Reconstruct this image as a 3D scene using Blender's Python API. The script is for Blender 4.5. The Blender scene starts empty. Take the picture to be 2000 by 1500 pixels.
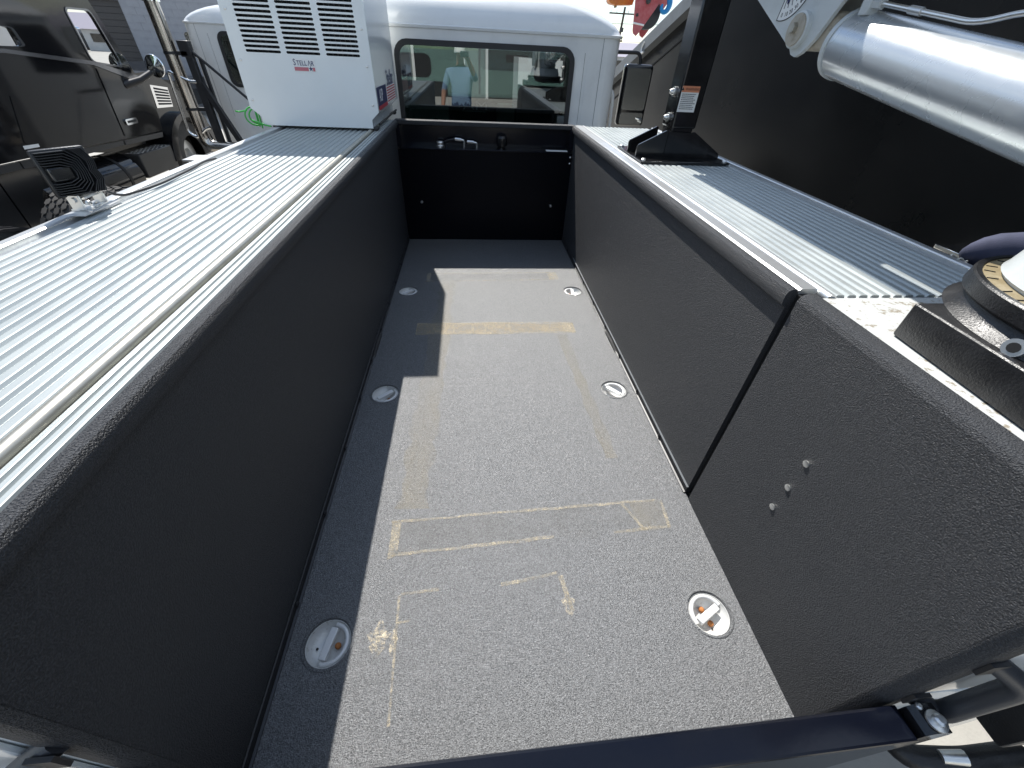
import bpy, bmesh, math, random
from mathutils import Matrix, Vector
R = math.radians
random.seed(4)
SC = bpy.context.scene
COL = SC.collection

# ------------------------------------------------------------------ camera, sky, sun, exposure
cd = bpy.data.cameras.new('camera')
cam = bpy.data.objects.new('camera', cd)
COL.objects.link(cam)
cd.sensor_fit = 'HORIZONTAL'
cd.sensor_width = 36.0
cd.lens = 782.46 / 2000 * 36.0
cd.clip_start = 0.02
cd.clip_end = 3000
cam.matrix_world = (Matrix.Translation((-0.121, -3.2686, 1.2012)) @ Matrix.Rotation(-0.1188, 4, 'Z')
                    @ Matrix.Rotation(0.8752, 4, 'X') @ Matrix.Rotation(0.0526, 4, 'Z'))
SC.camera = cam

SUN_DIR = Vector((-0.20, 0.775, 1.0)).normalized()      # towards the sun
EL = math.asin(SUN_DIR.z)
AZ = math.atan2(SUN_DIR.x, SUN_DIR.y)
world = bpy.data.worlds.new('World')
SC.world = world
world.use_nodes = True
wn, wl = world.node_tree.nodes, world.node_tree.links
wn.clear()
wo = wn.new('ShaderNodeOutputWorld')
wb = wn.new('ShaderNodeBackground')
wb.inputs['Strength'].default_value = 0.118
sky = wn.new('ShaderNodeTexSky')
sky.sky_type = 'NISHITA'
sky.sun_disc = False
sky.sun_elevation = EL
sky.sun_rotation = AZ
sky.air_density = 1.0
sky.dust_density = 0.15
sky.ozone_density = 2.0
tc = wn.new('ShaderNodeTexCoord')
mp = wn.new('ShaderNodeMapping')
mp.inputs['Scale'].default_value = (1.0, 1.0, 2.6)
nz = wn.new('ShaderNodeTexNoise')
nz.inputs['Scale'].default_value = 2.6
nz.inputs['Detail'].default_value = 8
nz.inputs['Roughness'].default_value = 0.62
rp = wn.new('ShaderNodeValToRGB')
rp.color_ramp.elements[0].position = 0.43
rp.color_ramp.elements[1].position = 0.62
nz2 = wn.new('ShaderNodeTexNoise')
nz2.inputs['Scale'].default_value = 5.5
nz2.inputs['Detail'].default_value = 6
rp2 = wn.new('ShaderNodeValToRGB')
rp2.color_ramp.elements[0].color = (2.9, 3.7, 4.7, 1)
rp2.color_ramp.elements[0].position = 0.3
rp2.color_ramp.elements[1].color = (7.6, 8.3, 9.0, 1)
rp2.color_ramp.elements[1].position = 0.70
mx = wn.new('ShaderNodeMixRGB')
wl.new(tc.outputs['Generated'], mp.inputs['Vector'])
wl.new(mp.outputs['Vector'], nz.inputs['Vector'])
wl.new(mp.outputs['Vector'], nz2.inputs['Vector'])
wl.new(nz.outputs['Fac'], rp.inputs['Fac'])
wl.new(nz2.outputs['Fac'], rp2.inputs['Fac'])
wl.new(rp.outputs['Color'], mx.inputs['Fac'])
wl.new(sky.outputs['Color'], mx.inputs['Color1'])
wl.new(rp2.outputs['Color'], mx.inputs['Color2'])
wl.new(mx.outputs['Color'], wb.inputs['Color'])
wl.new(wb.outputs['Background'], wo.inputs['Surface'])

sd = bpy.data.lights.new('sun', 'SUN')
sd.energy = 4.6
sd.angle = R(0.53)
sd.color = (1.0, 0.965, 0.91)
sun = bpy.data.objects.new('sun', sd)
COL.objects.link(sun)
sun.location = (0, 0, 30)
sun.rotation_euler = SUN_DIR.to_track_quat('Z', 'Y').to_euler()
SC.view_settings.view_transform = 'Standard'
SC.view_settings.look = 'None'
SC.view_settings.gamma = 1
SC.view_settings.use_curve_mapping = False
SC.view_settings.exposure = 0.6

GZ = -1.05      # height of the yard below the bed floor


# ------------------------------------------------------------------ materials
def mat(name, col, rough=0.5, metal=0.0, bump=None, var=None, coat=0.0, spec=0.5, rvar=None):
    """bump = (scale, distance, strength); var = (scale, second colour, low, high)"""
    m = bpy.data.materials.new(name)
    m.use_nodes = True
    n, l = m.node_tree.nodes, m.node_tree.links
    p = n['Principled BSDF']
    p.inputs['Base Color'].default_value = (*col, 1)
    p.inputs['Roughness'].default_value = rough
    p.inputs['Metallic'].default_value = metal
    p.inputs['Specular IOR Level'].default_value = spec
    p.inputs['Coat Weight'].default_value = coat
    p.inputs['Coat Roughness'].default_value = 0.06
    t = n.new('ShaderNodeTexCoord')
    if var:
        a = n.new('ShaderNodeTexNoise')
        a.inputs['Scale'].default_value = var[0]
        a.inputs['Detail'].default_value = 6
        a.inputs['Roughness'].default_value = 0.65
        r = n.new('ShaderNodeValToRGB')
        r.color_ramp.elements[0].position = var[2]
        r.color_ramp.elements[1].position = var[3]
        r.color_ramp.elements[0].color = (*col, 1)
        r.color_ramp.elements[1].color = (*var[1], 1)
        l.new(t.outputs['Object'], a.inputs['Vector'])
        l.new(a.outputs['Fac'], r.inputs['Fac'])
        l.new(r.outputs['Color'], p.inputs['Base Color'])
    if rvar:
        a = n.new('ShaderNodeTexNoise')
        a.inputs['Scale'].default_value = rvar[0]
        a.inputs['Detail'].default_value = 5
        r = n.new('ShaderNodeMapRange')
        r.inputs['To Min'].default_value = rvar[1]
        r.inputs['To Max'].default_value = rvar[2]
        r.inputs['From Min'].default_value = 0.3
        r.inputs['From Max'].default_value = 0.7
        l.new(t.outputs['Object'], a.inputs['Vector'])
        l.new(a.outputs['Fac'], r.inputs['Value'])
        l.new(r.outputs['Result'], p.inputs['Roughness'])
    if bump:
        a = n.new('ShaderNodeTexNoise')
        a.inputs['Scale'].default_value = bump[0]
        a.inputs['Detail'].default_value = 3
        b = n.new('ShaderNodeBump')
        b.inputs['Distance'].default_value = bump[1]
        b.inputs['Strength'].default_value = bump[2]
        l.new(t.outputs['Object'], a.inputs['Vector'])
        l.new(a.outputs['Fac'], b.inputs['Height'])
        l.new(b.outputs['Normal'], p.inputs['Normal'])
    return m


def glass_mat(name, tint, base=0.04, rough=0.0):
    m = bpy.data.materials.new(name)
    m.use_nodes = True
    n, l = m.node_tree.nodes, m.node_tree.links
    n.remove(n['Principled BSDF'])
    o = n['Material Output']
    tr = n.new('ShaderNodeBsdfTransparent')
    tr.inputs['Color'].default_value = (*tint, 1)
    g = n.new('ShaderNodeBsdfGlossy')
    g.inputs['Roughness'].default_value = rough
    f = n.new('ShaderNodeFresnel')
    f.inputs['IOR'].default_value = 1.52
    a = n.new('ShaderNodeMath')
    a.operation = 'ADD'
    a.inputs[1].default_value = base
    x = n.new('ShaderNodeMixShader')
    l.new(f.outputs['Fac'], a.inputs[0])
    l.new(a.outputs['Value'], x.inputs['Fac'])
    l.new(tr.outputs['BSDF'], x.inputs[1])
    l.new(g.outputs['BSDF'], x.inputs[2])
    l.new(x.outputs['Shader'], o.inputs['Surface'])
    return m


def stain_mat(name, col, scale, lo, hi, stretch=(1, 1, 1), fine=None):
    """a thin dried residue: noise decides where the film is left and where the floor shows"""
    m = bpy.data.materials.new(name)
    m.use_nodes = True
    n, l = m.node_tree.nodes, m.node_tree.links
    p = n['Principled BSDF']
    p.inputs['Base Color'].default_value = (*col, 1)
    p.inputs['Roughness'].default_value = 0.75
    o = n['Material Output']
    t = n.new('ShaderNodeTexCoord')
    mp_ = n.new('ShaderNodeMapping')
    mp_.inputs['Scale'].default_value = stretch
    a = n.new('ShaderNodeTexNoise')
    a.inputs['Scale'].default_value = scale
    a.inputs['Detail'].default_value = 8
    a.inputs['Roughness'].default_value = 0.75
    r = n.new('ShaderNodeMapRange')
    r.inputs['From Min'].default_value = lo
    r.inputs['From Max'].default_value = hi
    tr = n.new('ShaderNodeBsdfTransparent')
    x = n.new('ShaderNodeMixShader')
    l.new(t.outputs['Object'], mp_.inputs['Vector'])
    l.new(mp_.outputs['Vector'], a.inputs['Vector'])
    l.new(a.outputs['Fac'], r.inputs['Value'])
    fac = r.outputs['Result']
    if fine:
        b = n.new('ShaderNodeTexNoise')
        b.inputs['Scale'].default_value = fine[0]
        b.inputs['Detail'].default_value = 2
        rb = n.new('ShaderNodeMapRange')
        rb.inputs['From Min'].default_value = fine[1]
        rb.inputs['From Max'].default_value = fine[2]
        mm = n.new('ShaderNodeMath')
        mm.operation = 'MULTIPLY'
        l.new(t.outputs['Object'], b.inputs['Vector'])
        l.new(b.outputs['Fac'], rb.inputs['Value'])
        l.new(fac, mm.inputs[0])
        l.new(rb.outputs['Result'], mm.inputs[1])
        fac = mm.outputs['Value']
    l.new(fac, x.inputs['Fac'])
    l.new(tr.outputs['BSDF'], x.inputs[1])
    l.new(p.outputs['BSDF'], x.inputs[2])
    l.new(x.outputs['Shader'], o.inputs['Surface'])
    return m


M = {}
M['liner'] = mat('sprayed_liner', (0.021, 0.0225, 0.026), 0.46, bump=(430, 0.005, 1.0), var=(430, (0.092, 0.095, 0.101), 0.44, 0.74))
M['floor'] = mat('sprayed_floor_liner', (0.028, 0.029, 0.031), 0.35, bump=(430, 0.004, 0.75), var=(330, (0.255, 0.262, 0.27), 0.36, 0.72), rvar=(2.0, 0.29, 0.42), spec=1.0)
M['navy'] = mat('dark_blue_black_paint', (0.0035, 0.0045, 0.009), 0.16, bump=(60, 0.001, 0.15), spec=0.3)
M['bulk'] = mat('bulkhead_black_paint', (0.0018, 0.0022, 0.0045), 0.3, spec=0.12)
M['blackgloss'] = mat('glossy_black_paint', (0.007, 0.007, 0.008), 0.20, coat=0.25, var=(9, (0.02, 0.02, 0.021), 0.45, 0.75), bump=(180, 0.0008, 0.2))
M['blackmetal'] = mat('weathered_black_paint', (0.012, 0.012, 0.013), 0.34, bump=(260, 0.002, 0.5), var=(16, (0.03, 0.03, 0.031), 0.5, 0.8), rvar=(14, 0.25, 0.5))
M['blackbox'] = mat('black_panel_paint', (0.0035, 0.0040, 0.0045), 0.25, var=(1.4, (0.006, 0.0065, 0.007), 0.4, 0.7), bump=(1.1, 0.03, 0.08), rvar=(1.2, 0.20, 0.28), spec=0.11)
M['greyedge'] = mat('grey_black_flange', (0.13, 0.14, 0.15), 0.5, var=(5, (0.10, 0.108, 0.115), 0.4, 0.7))
M['plastic'] = mat('black_plastic', (0.018, 0.018, 0.02), 0.42, bump=(300, 0.001, 0.3))
M['fin'] = mat('anodised_fin', (0.055, 0.056, 0.06), 0.32, 0.4)
M['handle'] = mat('grey_black_handle', (0.045, 0.047, 0.052), 0.38, bump=(300, 0.001, 0.3))
M['rubber'] = mat('tyre_rubber', (0.035, 0.034, 0.033), 0.8, var=(20, (0.08, 0.075, 0.07), 0.5, 0.8))
M['fender'] = mat('plastic_fender', (0.02, 0.02, 0.022), 0.3, var=(12, (0.05, 0.05, 0.05), 0.5, 0.8))
M['white'] = mat('white_paint', (0.82, 0.85, 0.84), 0.26, coat=0.5, var=(3, (0.79, 0.82, 0.81), 0.45, 0.75))
M['cabwhite'] = mat('white_cab_paint', (0.74, 0.75, 0.74), 0.3, coat=0.6, var=(6, (0.66, 0.67, 0.66), 0.5, 0.85))
M['dirtywhite'] = mat('scuffed_white_top', (0.56, 0.57, 0.55), 0.45, var=(48, (0.30, 0.26, 0.20), 0.55, 0.62))
M['alu'] = mat('ribbed_aluminium', (0.41, 0.44, 0.435), 0.42, 0.35, var=(7, (0.375, 0.405, 0.40), 0.4, 0.8), rvar=(9, 0.36, 0.5))
M['alutrim'] = mat('aluminium_trim', (0.62, 0.63, 0.63), 0.33, 0.7, var=(10, (0.5, 0.5, 0.5), 0.5, 0.8))
M['hinge'] = mat('dull_hinge_tube', (0.50, 0.475, 0.41), 0.36, 0.8, var=(20, (0.36, 0.34, 0.29), 0.45, 0.8))
M['chrome'] = mat('chrome', (0.82, 0.82, 0.82), 0.07, 1.0)
M['stack'] = mat('polished_stack', (0.55, 0.51, 0.46), 0.16, 1.0, var=(5, (0.42, 0.38, 0.34), 0.4, 0.7))
M['zinc'] = mat('zinc_bolt', (0.72, 0.72, 0.70), 0.3, 0.9)
M['silver'] = mat('silver_painted_cylinder', (0.52, 0.55, 0.57), 0.27, 0.5, coat=0.5, rvar=(12, 0.22, 0.31))
M['cranewhite'] = mat('crane_white_paint', (0.53, 0.56, 0.56), 0.35, coat=0.3, var=(18, (0.47, 0.49, 0.48), 0.5, 0.8), bump=(150, 0.001, 0.25))
M['brass'] = mat('greasy_bearing_ring', (0.28, 0.225, 0.13), 0.5, 0.2, var=(30, (0.38, 0.32, 0.21), 0.45, 0.65), bump=(80, 0.002, 0.5))
M['tan'] = mat('dusty_white_inside', (0.42, 0.38, 0.31), 0.6, var=(20, (0.2, 0.16, 0.11), 0.5, 0.75))
M['cup'] = mat('worn_galvanised_cup', (0.68, 0.68, 0.66), 0.42, 0.25, var=(55, (0.30, 0.26, 0.22), 0.60, 0.72), bump=(90, 0.002, 0.4))
M['ringwhite'] = mat('galvanised_ring', (0.78, 0.78, 0.77), 0.4, 0.15, var=(70, (0.55, 0.53, 0.50), 0.62, 0.72))
M['rust'] = mat('rusty_bolt', (0.42, 0.16, 0.045), 0.8, var=(90, (0.30, 0.10, 0.03), 0.45, 0.7))
M['navycloth'] = mat('blue_cloth', (0.055, 0.060, 0.105), 0.85, bump=(400, 0.001, 0.4), var=(14, (0.04, 0.045, 0.08), 0.4, 0.7))
M['darkcloth'] = mat('black_cloth', (0.03, 0.03, 0.035), 0.85, bump=(300, 0.001, 0.3))
M['cord'] = mat('white_cord', (0.7, 0.68, 0.62), 0.8)
M['truckpaint'] = mat('dark_grey_truck_paint', (0.009, 0.009, 0.010), 0.09, 0.0, coat=0.0, bump=(2.2, 0.012, 0.12), spec=0.55)
M['truckdark'] = mat('dark_grey_trim', (0.03, 0.03, 0.031), 0.4)
M['bright'] = mat('bright_moulding', (0.22, 0.22, 0.23), 0.2, 0.8)
M['glass'] = glass_mat('tinted_window_glass', (0.42, 0.52, 0.50), 0.16)
M['darkglass'] = glass_mat('dark_window_glass', (0.12, 0.13, 0.14), 0.05)
M['mirror'] = mat('mirror_glass', (0.8, 0.83, 0.83), 0.01, 1.0)
M['gasket'] = mat('rubber_gasket', (0.022, 0.022, 0.023), 0.5)
M['seat'] = mat('grey_seat_vinyl', (0.055, 0.057, 0.062), 0.6, bump=(120, 0.002, 0.3))
M['beige'] = mat('beige_trim', (0.42, 0.40, 0.37), 0.6)
M['dash'] = mat('dark_dashboard', (0.018, 0.018, 0.019), 0.5)
M['green'] = mat('green_hose', (0.06, 0.45, 0.08), 0.4)
M['red'] = mat('faded_red_paint', (0.40, 0.045, 0.05), 0.4, coat=0.3, var=(3, (0.52, 0.16, 0.17), 0.4, 0.7))
M['blue'] = mat('blue_hook_paint', (0.01, 0.22, 0.52), 0.4, var=(9, (0.02, 0.15, 0.36), 0.5, 0.7))
M['orange'] = mat('orange_paint', (0.62, 0.22, 0.03), 0.45, var=(4, (0.42, 0.12, 0.04), 0.45, 0.7))
M['wood'] = mat('pole_wood', (0.06, 0.045, 0.035), 0.9)
M['inknavy'] = mat('navy_print', (0.012, 0.02, 0.10), 0.5)
M['inkred'] = mat('red_print', (0.50, 0.03, 0.05), 0.5)
M['inkpink'] = mat('faded_red_print', (0.56, 0.17, 0.20), 0.5)
M['inkblack'] = mat('black_print', (0.01, 0.01, 0.012), 0.5)
M['inkorange'] = mat('orange_print', (0.66, 0.25, 0.13), 0.5)
M['paper'] = mat('white_sticker', (0.80, 0.80, 0.78), 0.45)
M['dark'] = mat('dark_inside', (0.006, 0.006, 0.006), 0.7)
M['concrete'] = mat('sunlit_concrete', (0.36, 0.345, 0.31), 0.85, var=(1.7, (0.45, 0.43, 0.385), 0.35, 0.7), bump=(60, 0.004, 0.4))
M['block'] = mat('painted_block_wall', (0.34, 0.345, 0.37), 0.8, var=(2.4, (0.28, 0.285, 0.31), 0.4, 0.7), bump=(40, 0.004, 0.4))
M['door'] = mat('dark_door', (0.05, 0.045, 0.045), 0.5)
M['skin'] = mat('skin', (0.42, 0.22, 0.15), 0.55)
M['shirt'] = mat('light_blue_shirt', (0.20, 0.30, 0.44), 0.8, bump=(150, 0.002, 0.4))
M['jeans'] = mat('blue_jeans', (0.05, 0.08, 0.15), 0.85, bump=(300, 0.001, 0.4))
M['cap'] = mat('white_cap_cloth', (0.75, 0.75, 0.73), 0.8)
M['bark'] = mat('bark', (0.06, 0.05, 0.04), 0.9)
M['leaf'] = mat('leaf_green', (0.045, 0.09, 0.025), 0.6, var=(3, (0.08, 0.12, 0.04), 0.4, 0.7))
M['siding'] = mat('grey_green_siding', (0.22, 0.25, 0.24), 0.6, var=(1.2, (0.18, 0.20, 0.20), 0.4, 0.7))
M['haywall'] = mat('pale_metal_siding', (0.55, 0.55, 0.54), 0.6, var=(1.2, (0.48, 0.48, 0.48), 0.4, 0.7))
M['roofgrey'] = mat('grey_roof', (0.30, 0.28, 0.33), 0.7)
M['residue'] = stain_mat('tape_residue', (0.55, 0.48, 0.35), 44, 0.34, 0.68, fine=(300, 0.28, 0.66))
M['residuefaint'] = stain_mat('faint_residue', (0.19, 0.18, 0.155), 12, 0.32, 1.15, fine=(300, 0.30, 0.85))
M['tanfilm'] = stain_mat('tan_film', (0.42, 0.35, 0.24), 16, 0.22, 0.66, fine=(300, 0.25, 0.62))
M['dust'] = stain_mat('dusty_smear', (0.40, 0.34, 0.22), 9, 0.25, 1.2, stretch=(1, 0.25, 1), fine=(220, 0.25, 0.75))
M['splat'] = stain_mat('plaster_splat', (0.70, 0.61, 0.45), 85, 0.44, 0.68, fine=(300, 0.25, 0.5))


# ------------------------------------------------------------------ mesh helpers (all geometry is written in world coordinates)
def NB():
    return bmesh.new()


def add_box(bm, lo, hi, bev=0.0, seg=2, rot=None, about=None):
    c = [(a + b) / 2 for a, b in zip(lo, hi)]
    s = [abs(b - a) for a, b in zip(lo, hi)]
    r = bmesh.ops.create_cube(bm, size=1, matrix=Matrix.Translation(c) @ Matrix.Diagonal((*s, 1)))
    vs = r['verts']
    if bev:
        es = list({e for v in vs for e in v.link_edges})
        g = bmesh.ops.bevel(bm, geom=es, offset=bev, segments=seg, profile=0.5, affect='EDGES')
        vs = list({v for f in g['faces'] for v in f.verts} | {v for v in vs if v.is_valid})
    if rot is not None:
        bmesh.ops.rotate(bm, cent=about or c, matrix=rot, verts=vs)
    return vs


def add_prism(bm, poly, axis, a, b):
    """poly: 2D points in the other two axes (in x,y,z order), extruded from a to b along axis"""
    def P(p, t):
        if axis == 'x':
            return (t, p[0], p[1])
        if axis == 'y':
            return (p[0], t, p[1])
        return (p[0], p[1], t)
    A = [bm.verts.new(P(p, a)) for p in poly]
    B = [bm.verts.new(P(p, b)) for p in poly]
    n = len(poly)
    fs = [bm.faces.new(A), bm.faces.new(list(reversed(B)))]
    for i in range(n):
        fs.append(bm.faces.new((A[i], B[i], B[(i + 1) % n], A[(i + 1) % n])))
    bmesh.ops.recalc_face_normals(bm, faces=fs)
    return A + B


def add_sweep(bm, prof, axis, a, b):
    """an open profile swept between a and b (a sheet)"""
    def P(p, t):
        if axis == 'y':
            return (p[0], t, p[1])
        if axis == 'x':
            return (t, p[0], p[1])
        return (p[0], p[1], t)
    A = [bm.verts.new(P(p, a)) for p in prof]
    B = [bm.verts.new(P(p, b)) for p in prof]
    for i in range(len(prof) - 1):
        bm.faces.new((A[i], B[i], B[i + 1], A[i + 1]))


def add_tube(bm, pts, r, n=10, caps=True):
    pts = [Vector(p) for p in pts]
    rs = r if isinstance(r, (list, tuple)) else [r] * len(pts)
    rings = []
    up = None
    for i, p in enumerate(pts):
        d = (pts[min(i + 1, len(pts) - 1)] - pts[max(i - 1, 0)]).normalized()
        if up is None:
            up = d.orthogonal().normalized()
        else:
            up = (up - d * up.dot(d))
            up = up.normalized() if up.length > 1e-6 else d.orthogonal().normalized()
        s = d.cross(up)
        rings.append([bm.verts.new(p + (up * math.cos(t) + s * math.sin(t)) * rs[i])
                      for t in [2 * math.pi * k / n for k in range(n)]])
    for i in range(len(rings) - 1):
        for k in range(n):
            bm.faces.new((rings[i][k], rings[i][(k + 1) % n], rings[i + 1][(k + 1) % n], rings[i + 1][k]))
    if caps:
        bm.faces.new(list(reversed(rings[0])))
        bm.faces.new(rings[-1])


def bend(pts, r, n=5):
    """round the corners of a polyline"""
    P = [Vector(p) for p in pts]
    out = [P[0]]
    for i in range(1, len(P) - 1):
        a, b, c = P[i - 1], P[i], P[i + 1]
        u, v = (a - b), (c - b)
        q = min(r, u.length * 0.45, v.length * 0.45)
        p0, p2 = b + u.normalized() * q, b + v.normalized() * q
        for k in range(n + 1):
            t = k / n
            out.append(p0 * (1 - t) ** 2 + b * 2 * t * (1 - t) + p2 * t * t)
    out.append(P[-1])
    return out


def add_lathe(bm, prof, c, axis='z', n=32, caps=False):
    """prof: (radius, height) pairs"""
    rings = []
    for r, h in prof:
        ring = []
        for k in range(n):
            t = 2 * math.pi * k / n
            x, y = r * math.cos(t), r * math.sin(t)
            p = {'z': (x, y, h), 'x': (h, x, y), 'y': (x, h, y)}[axis]
            ring.append(bm.verts.new(Vector(c) + Vector(p)))
        rings.append(ring)
    fs = []
    for i in range(len(rings) - 1):
        for k in range(n):
            fs.append(bm.faces.new((rings[i][k], rings[i][(k + 1) % n], rings[i + 1][(k + 1) % n], rings[i + 1][k])))
    if caps:
        fs.append(bm.faces.new(rings[0]))
        fs.append(bm.faces.new(rings[-1]))
    bmesh.ops.recalc_face_normals(bm, faces=fs)


def rrect(x0, x1, y0, y1, r, n=5):
    pts = []
    for cx, cy, a in ((x1 - r, y1 - r, 0), (x0 + r, y1 - r, 90), (x0 + r, y0 + r, 180), (x1 - r, y0 + r, 270)):
        for k in range(n + 1):
            t = R(a + 90 * k / n)
            pts.append((cx + r * math.cos(t), cy + r * math.sin(t)))
    return pts


def add_plate(bm, outer, holes, axis, a, b, bev=0.0):
    """a flat plate with real holes, between a and b along axis"""
    cu = bpy.data.curves.new('tmp', 'CURVE')
    cu.dimensions = '2D'
    cu.fill_mode = 'BOTH'
    cu.extrude = abs(b - a) / 2
    for poly in [outer] + holes:
        s = cu.splines.new('POLY')
        s.points.add(len(poly) - 1)
        for q, p in zip(s.points, poly):
            q.co = (p[0], p[1], 0, 1)
        s.use_cyclic_u = True
    o = bpy.data.objects.new('tmp', cu)
    me = bpy.data.meshes.new_from_object(o)
    mid = (a + b) / 2
    if axis == 'x':
        X = Matrix(((0, 0, 1, mid), (1, 0, 0, 0), (0, 1, 0, 0), (0, 0, 0, 1)))
    elif axis == 'y':
        X = Matrix(((1, 0, 0, 0), (0, 0, 1, mid), (0, 1, 0, 0), (0, 0, 0, 1)))
    else:
        X = Matrix.Translation((0, 0, mid))
    me.transform(X)
    k = len(bm.verts)
    kf = len(bm.faces)
    bm.from_mesh(me)
    bm.faces.ensure_lookup_table()
    bmesh.ops.recalc_face_normals(bm, faces=bm.faces[kf:])
    bpy.data.objects.remove(o)
    bpy.data.curves.remove(cu)
    bpy.data.meshes.remove(me)


def add_text(bm, s, size, X, thick=0.0006, sx=1.0):
    """flat lettering; X maps text x,y (z out of the face) to the world, text centred"""
    cu = bpy.data.curves.new('tmp', 'FONT')
    cu.body = s
    cu.size = size
    cu.align_x = 'CENTER'
    cu.align_y = 'CENTER'
    cu.extrude = thick
    cu.resolution_u = 2
    o = bpy.data.objects.new('tmp', cu)
    me = bpy.data.meshes.new_from_object(o)
    me.transform(X @ Matrix.Diagonal((sx, 1, 1, 1)))
    bm.from_mesh(me)
    bpy.data.objects.remove(o)
    bpy.data.curves.remove(cu)
    bpy.data.meshes.remove(me)


def frame(o, ex, ey):
    ex, ey = Vector(ex).normalized(), Vector(ey).normalized()
    ez = ex.cross(ey)
    return Matrix(((ex.x, ey.x, ez.x, o[0]), (ex.y, ey.y, ez.y, o[1]), (ex.z, ey.z, ez.z, o[2]), (0, 0, 0, 1)))


ORG = {}


def thing(name, label, cat, loc=(0, 0, 0), group=None):
    o = bpy.data.objects.new(name, None)
    COL.objects.link(o)
    o.location = loc
    o.empty_display_size = 0.1
    o['label'] = label
    o['category'] = cat
    if group:
        o['group'] = group
    ORG[o.name] = Vector(loc)
    return o


def obj(name, bm, m, parent=None, smooth=None, label=None, kind=None):
    me = bpy.data.meshes.new(name)
    off = ORG[parent.name] if parent else Vector((0, 0, 0))
    bmesh.ops.translate(bm, verts=bm.verts, vec=-off)
    bm.to_mesh(me)
    bm.free()
    for k in (m if isinstance(m, list) else [m]):
        me.materials.append(M[k] if isinstance(k, str) else k)
    if smooth is not None:
        me.shade_smooth()
        smooth = 21 if smooth == 40 else smooth
        try:
            me.set_sharp_from_angle(angle=R(smooth))
        except Exception:
            pass
    o = bpy.data.objects.new(name, me)
    COL.objects.link(o)
    if parent:
        o.parent = parent
    ORG[o.name] = off
    if label:
        o['label'] = label
    if kind:
        o['kind'] = kind
    return o


def box(name, lo, hi, m, parent=None, bev=0.0, rot=None, label=None, about=None):
    bm = NB()
    add_box(bm, lo, hi, bev, rot=rot, about=about)
    return obj(name, bm, m, parent, 40 if bev else None, label)


def tube(name, pts, r, m, parent=None, n=10, label=None):
    bm = NB()
    add_tube(bm, pts, r, n)
    return obj(name, bm, m, parent, 50, label)


def tag(o, label, cat, group=None):
    o['label'] = label
    o['category'] = cat
    if group:
        o['group'] = group
    return o


def dup_part(o, dx, parent=None):
    """copy of a part (and its sub-parts) shifted by dx"""
    c = o.copy()
    COL.objects.link(c)
    c.parent = parent or o.parent
    c.location = Vector(o.location) + Vector(dx)
    for ch in list(o.children):
        d = ch.copy()
        COL.objects.link(d)
        d.parent = c
    return c


def bolt(bm, p, nrm, r=0.006, h=0.005):
    """a small domed bolt head on a surface"""
    n = Vector(nrm).normalized()
    q = Vector(p)
    add_tube(bm, [q, q + n * h * 0.6, q + n * h], [r, r, r * 0.55], 8)


# ------------------------------------------------------------------ the setting
bm = NB()
bmesh.ops.create_grid(bm, x_segments=8, y_segments=8, size=400, matrix=Matrix.Translation((0, 0, GZ)))
obj('ground', bm, 'concrete', kind='structure')

# ------------------------------------------------------------------ SERVICE TRUCK
T = thing('service_truck', 'white service truck with a black lined open bed and ribbed metal side lids', 'truck', (0, -1.5, GZ))
YR = -3.118            # rear end of the bed
HW = 0.625             # half width of the bed floor
ZT = 0.793             # level of the side compartment tops

RINGS = [(-0.518, -2.866, 76.8), (0.523, -2.867, 27.0), (-0.523, -1.885, 41.0), (0.523, -1.897, -49.0), (-0.530, -0.900, 50.0), (0.528, -0.908, 84.0)]
bm = NB()
holes = [[(x + 0.058 * math.cos(2 * math.pi * k / 28), y + 0.058 * math.sin(2 * math.pi * k / 28)) for k in range(28)] for x, y, a in RINGS]
add_plate(bm, [(-HW, YR), (HW, YR), (HW, 0.0), (-HW, 0.0)], holes, 'z', -0.012, 0.0)
obj('bed_floor', bm, 'floor', T)
box('bed_subframe', (-0.60, YR + 0.02, -0.30), (0.60, 0.06, -0.06), 'dark', T)

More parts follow.
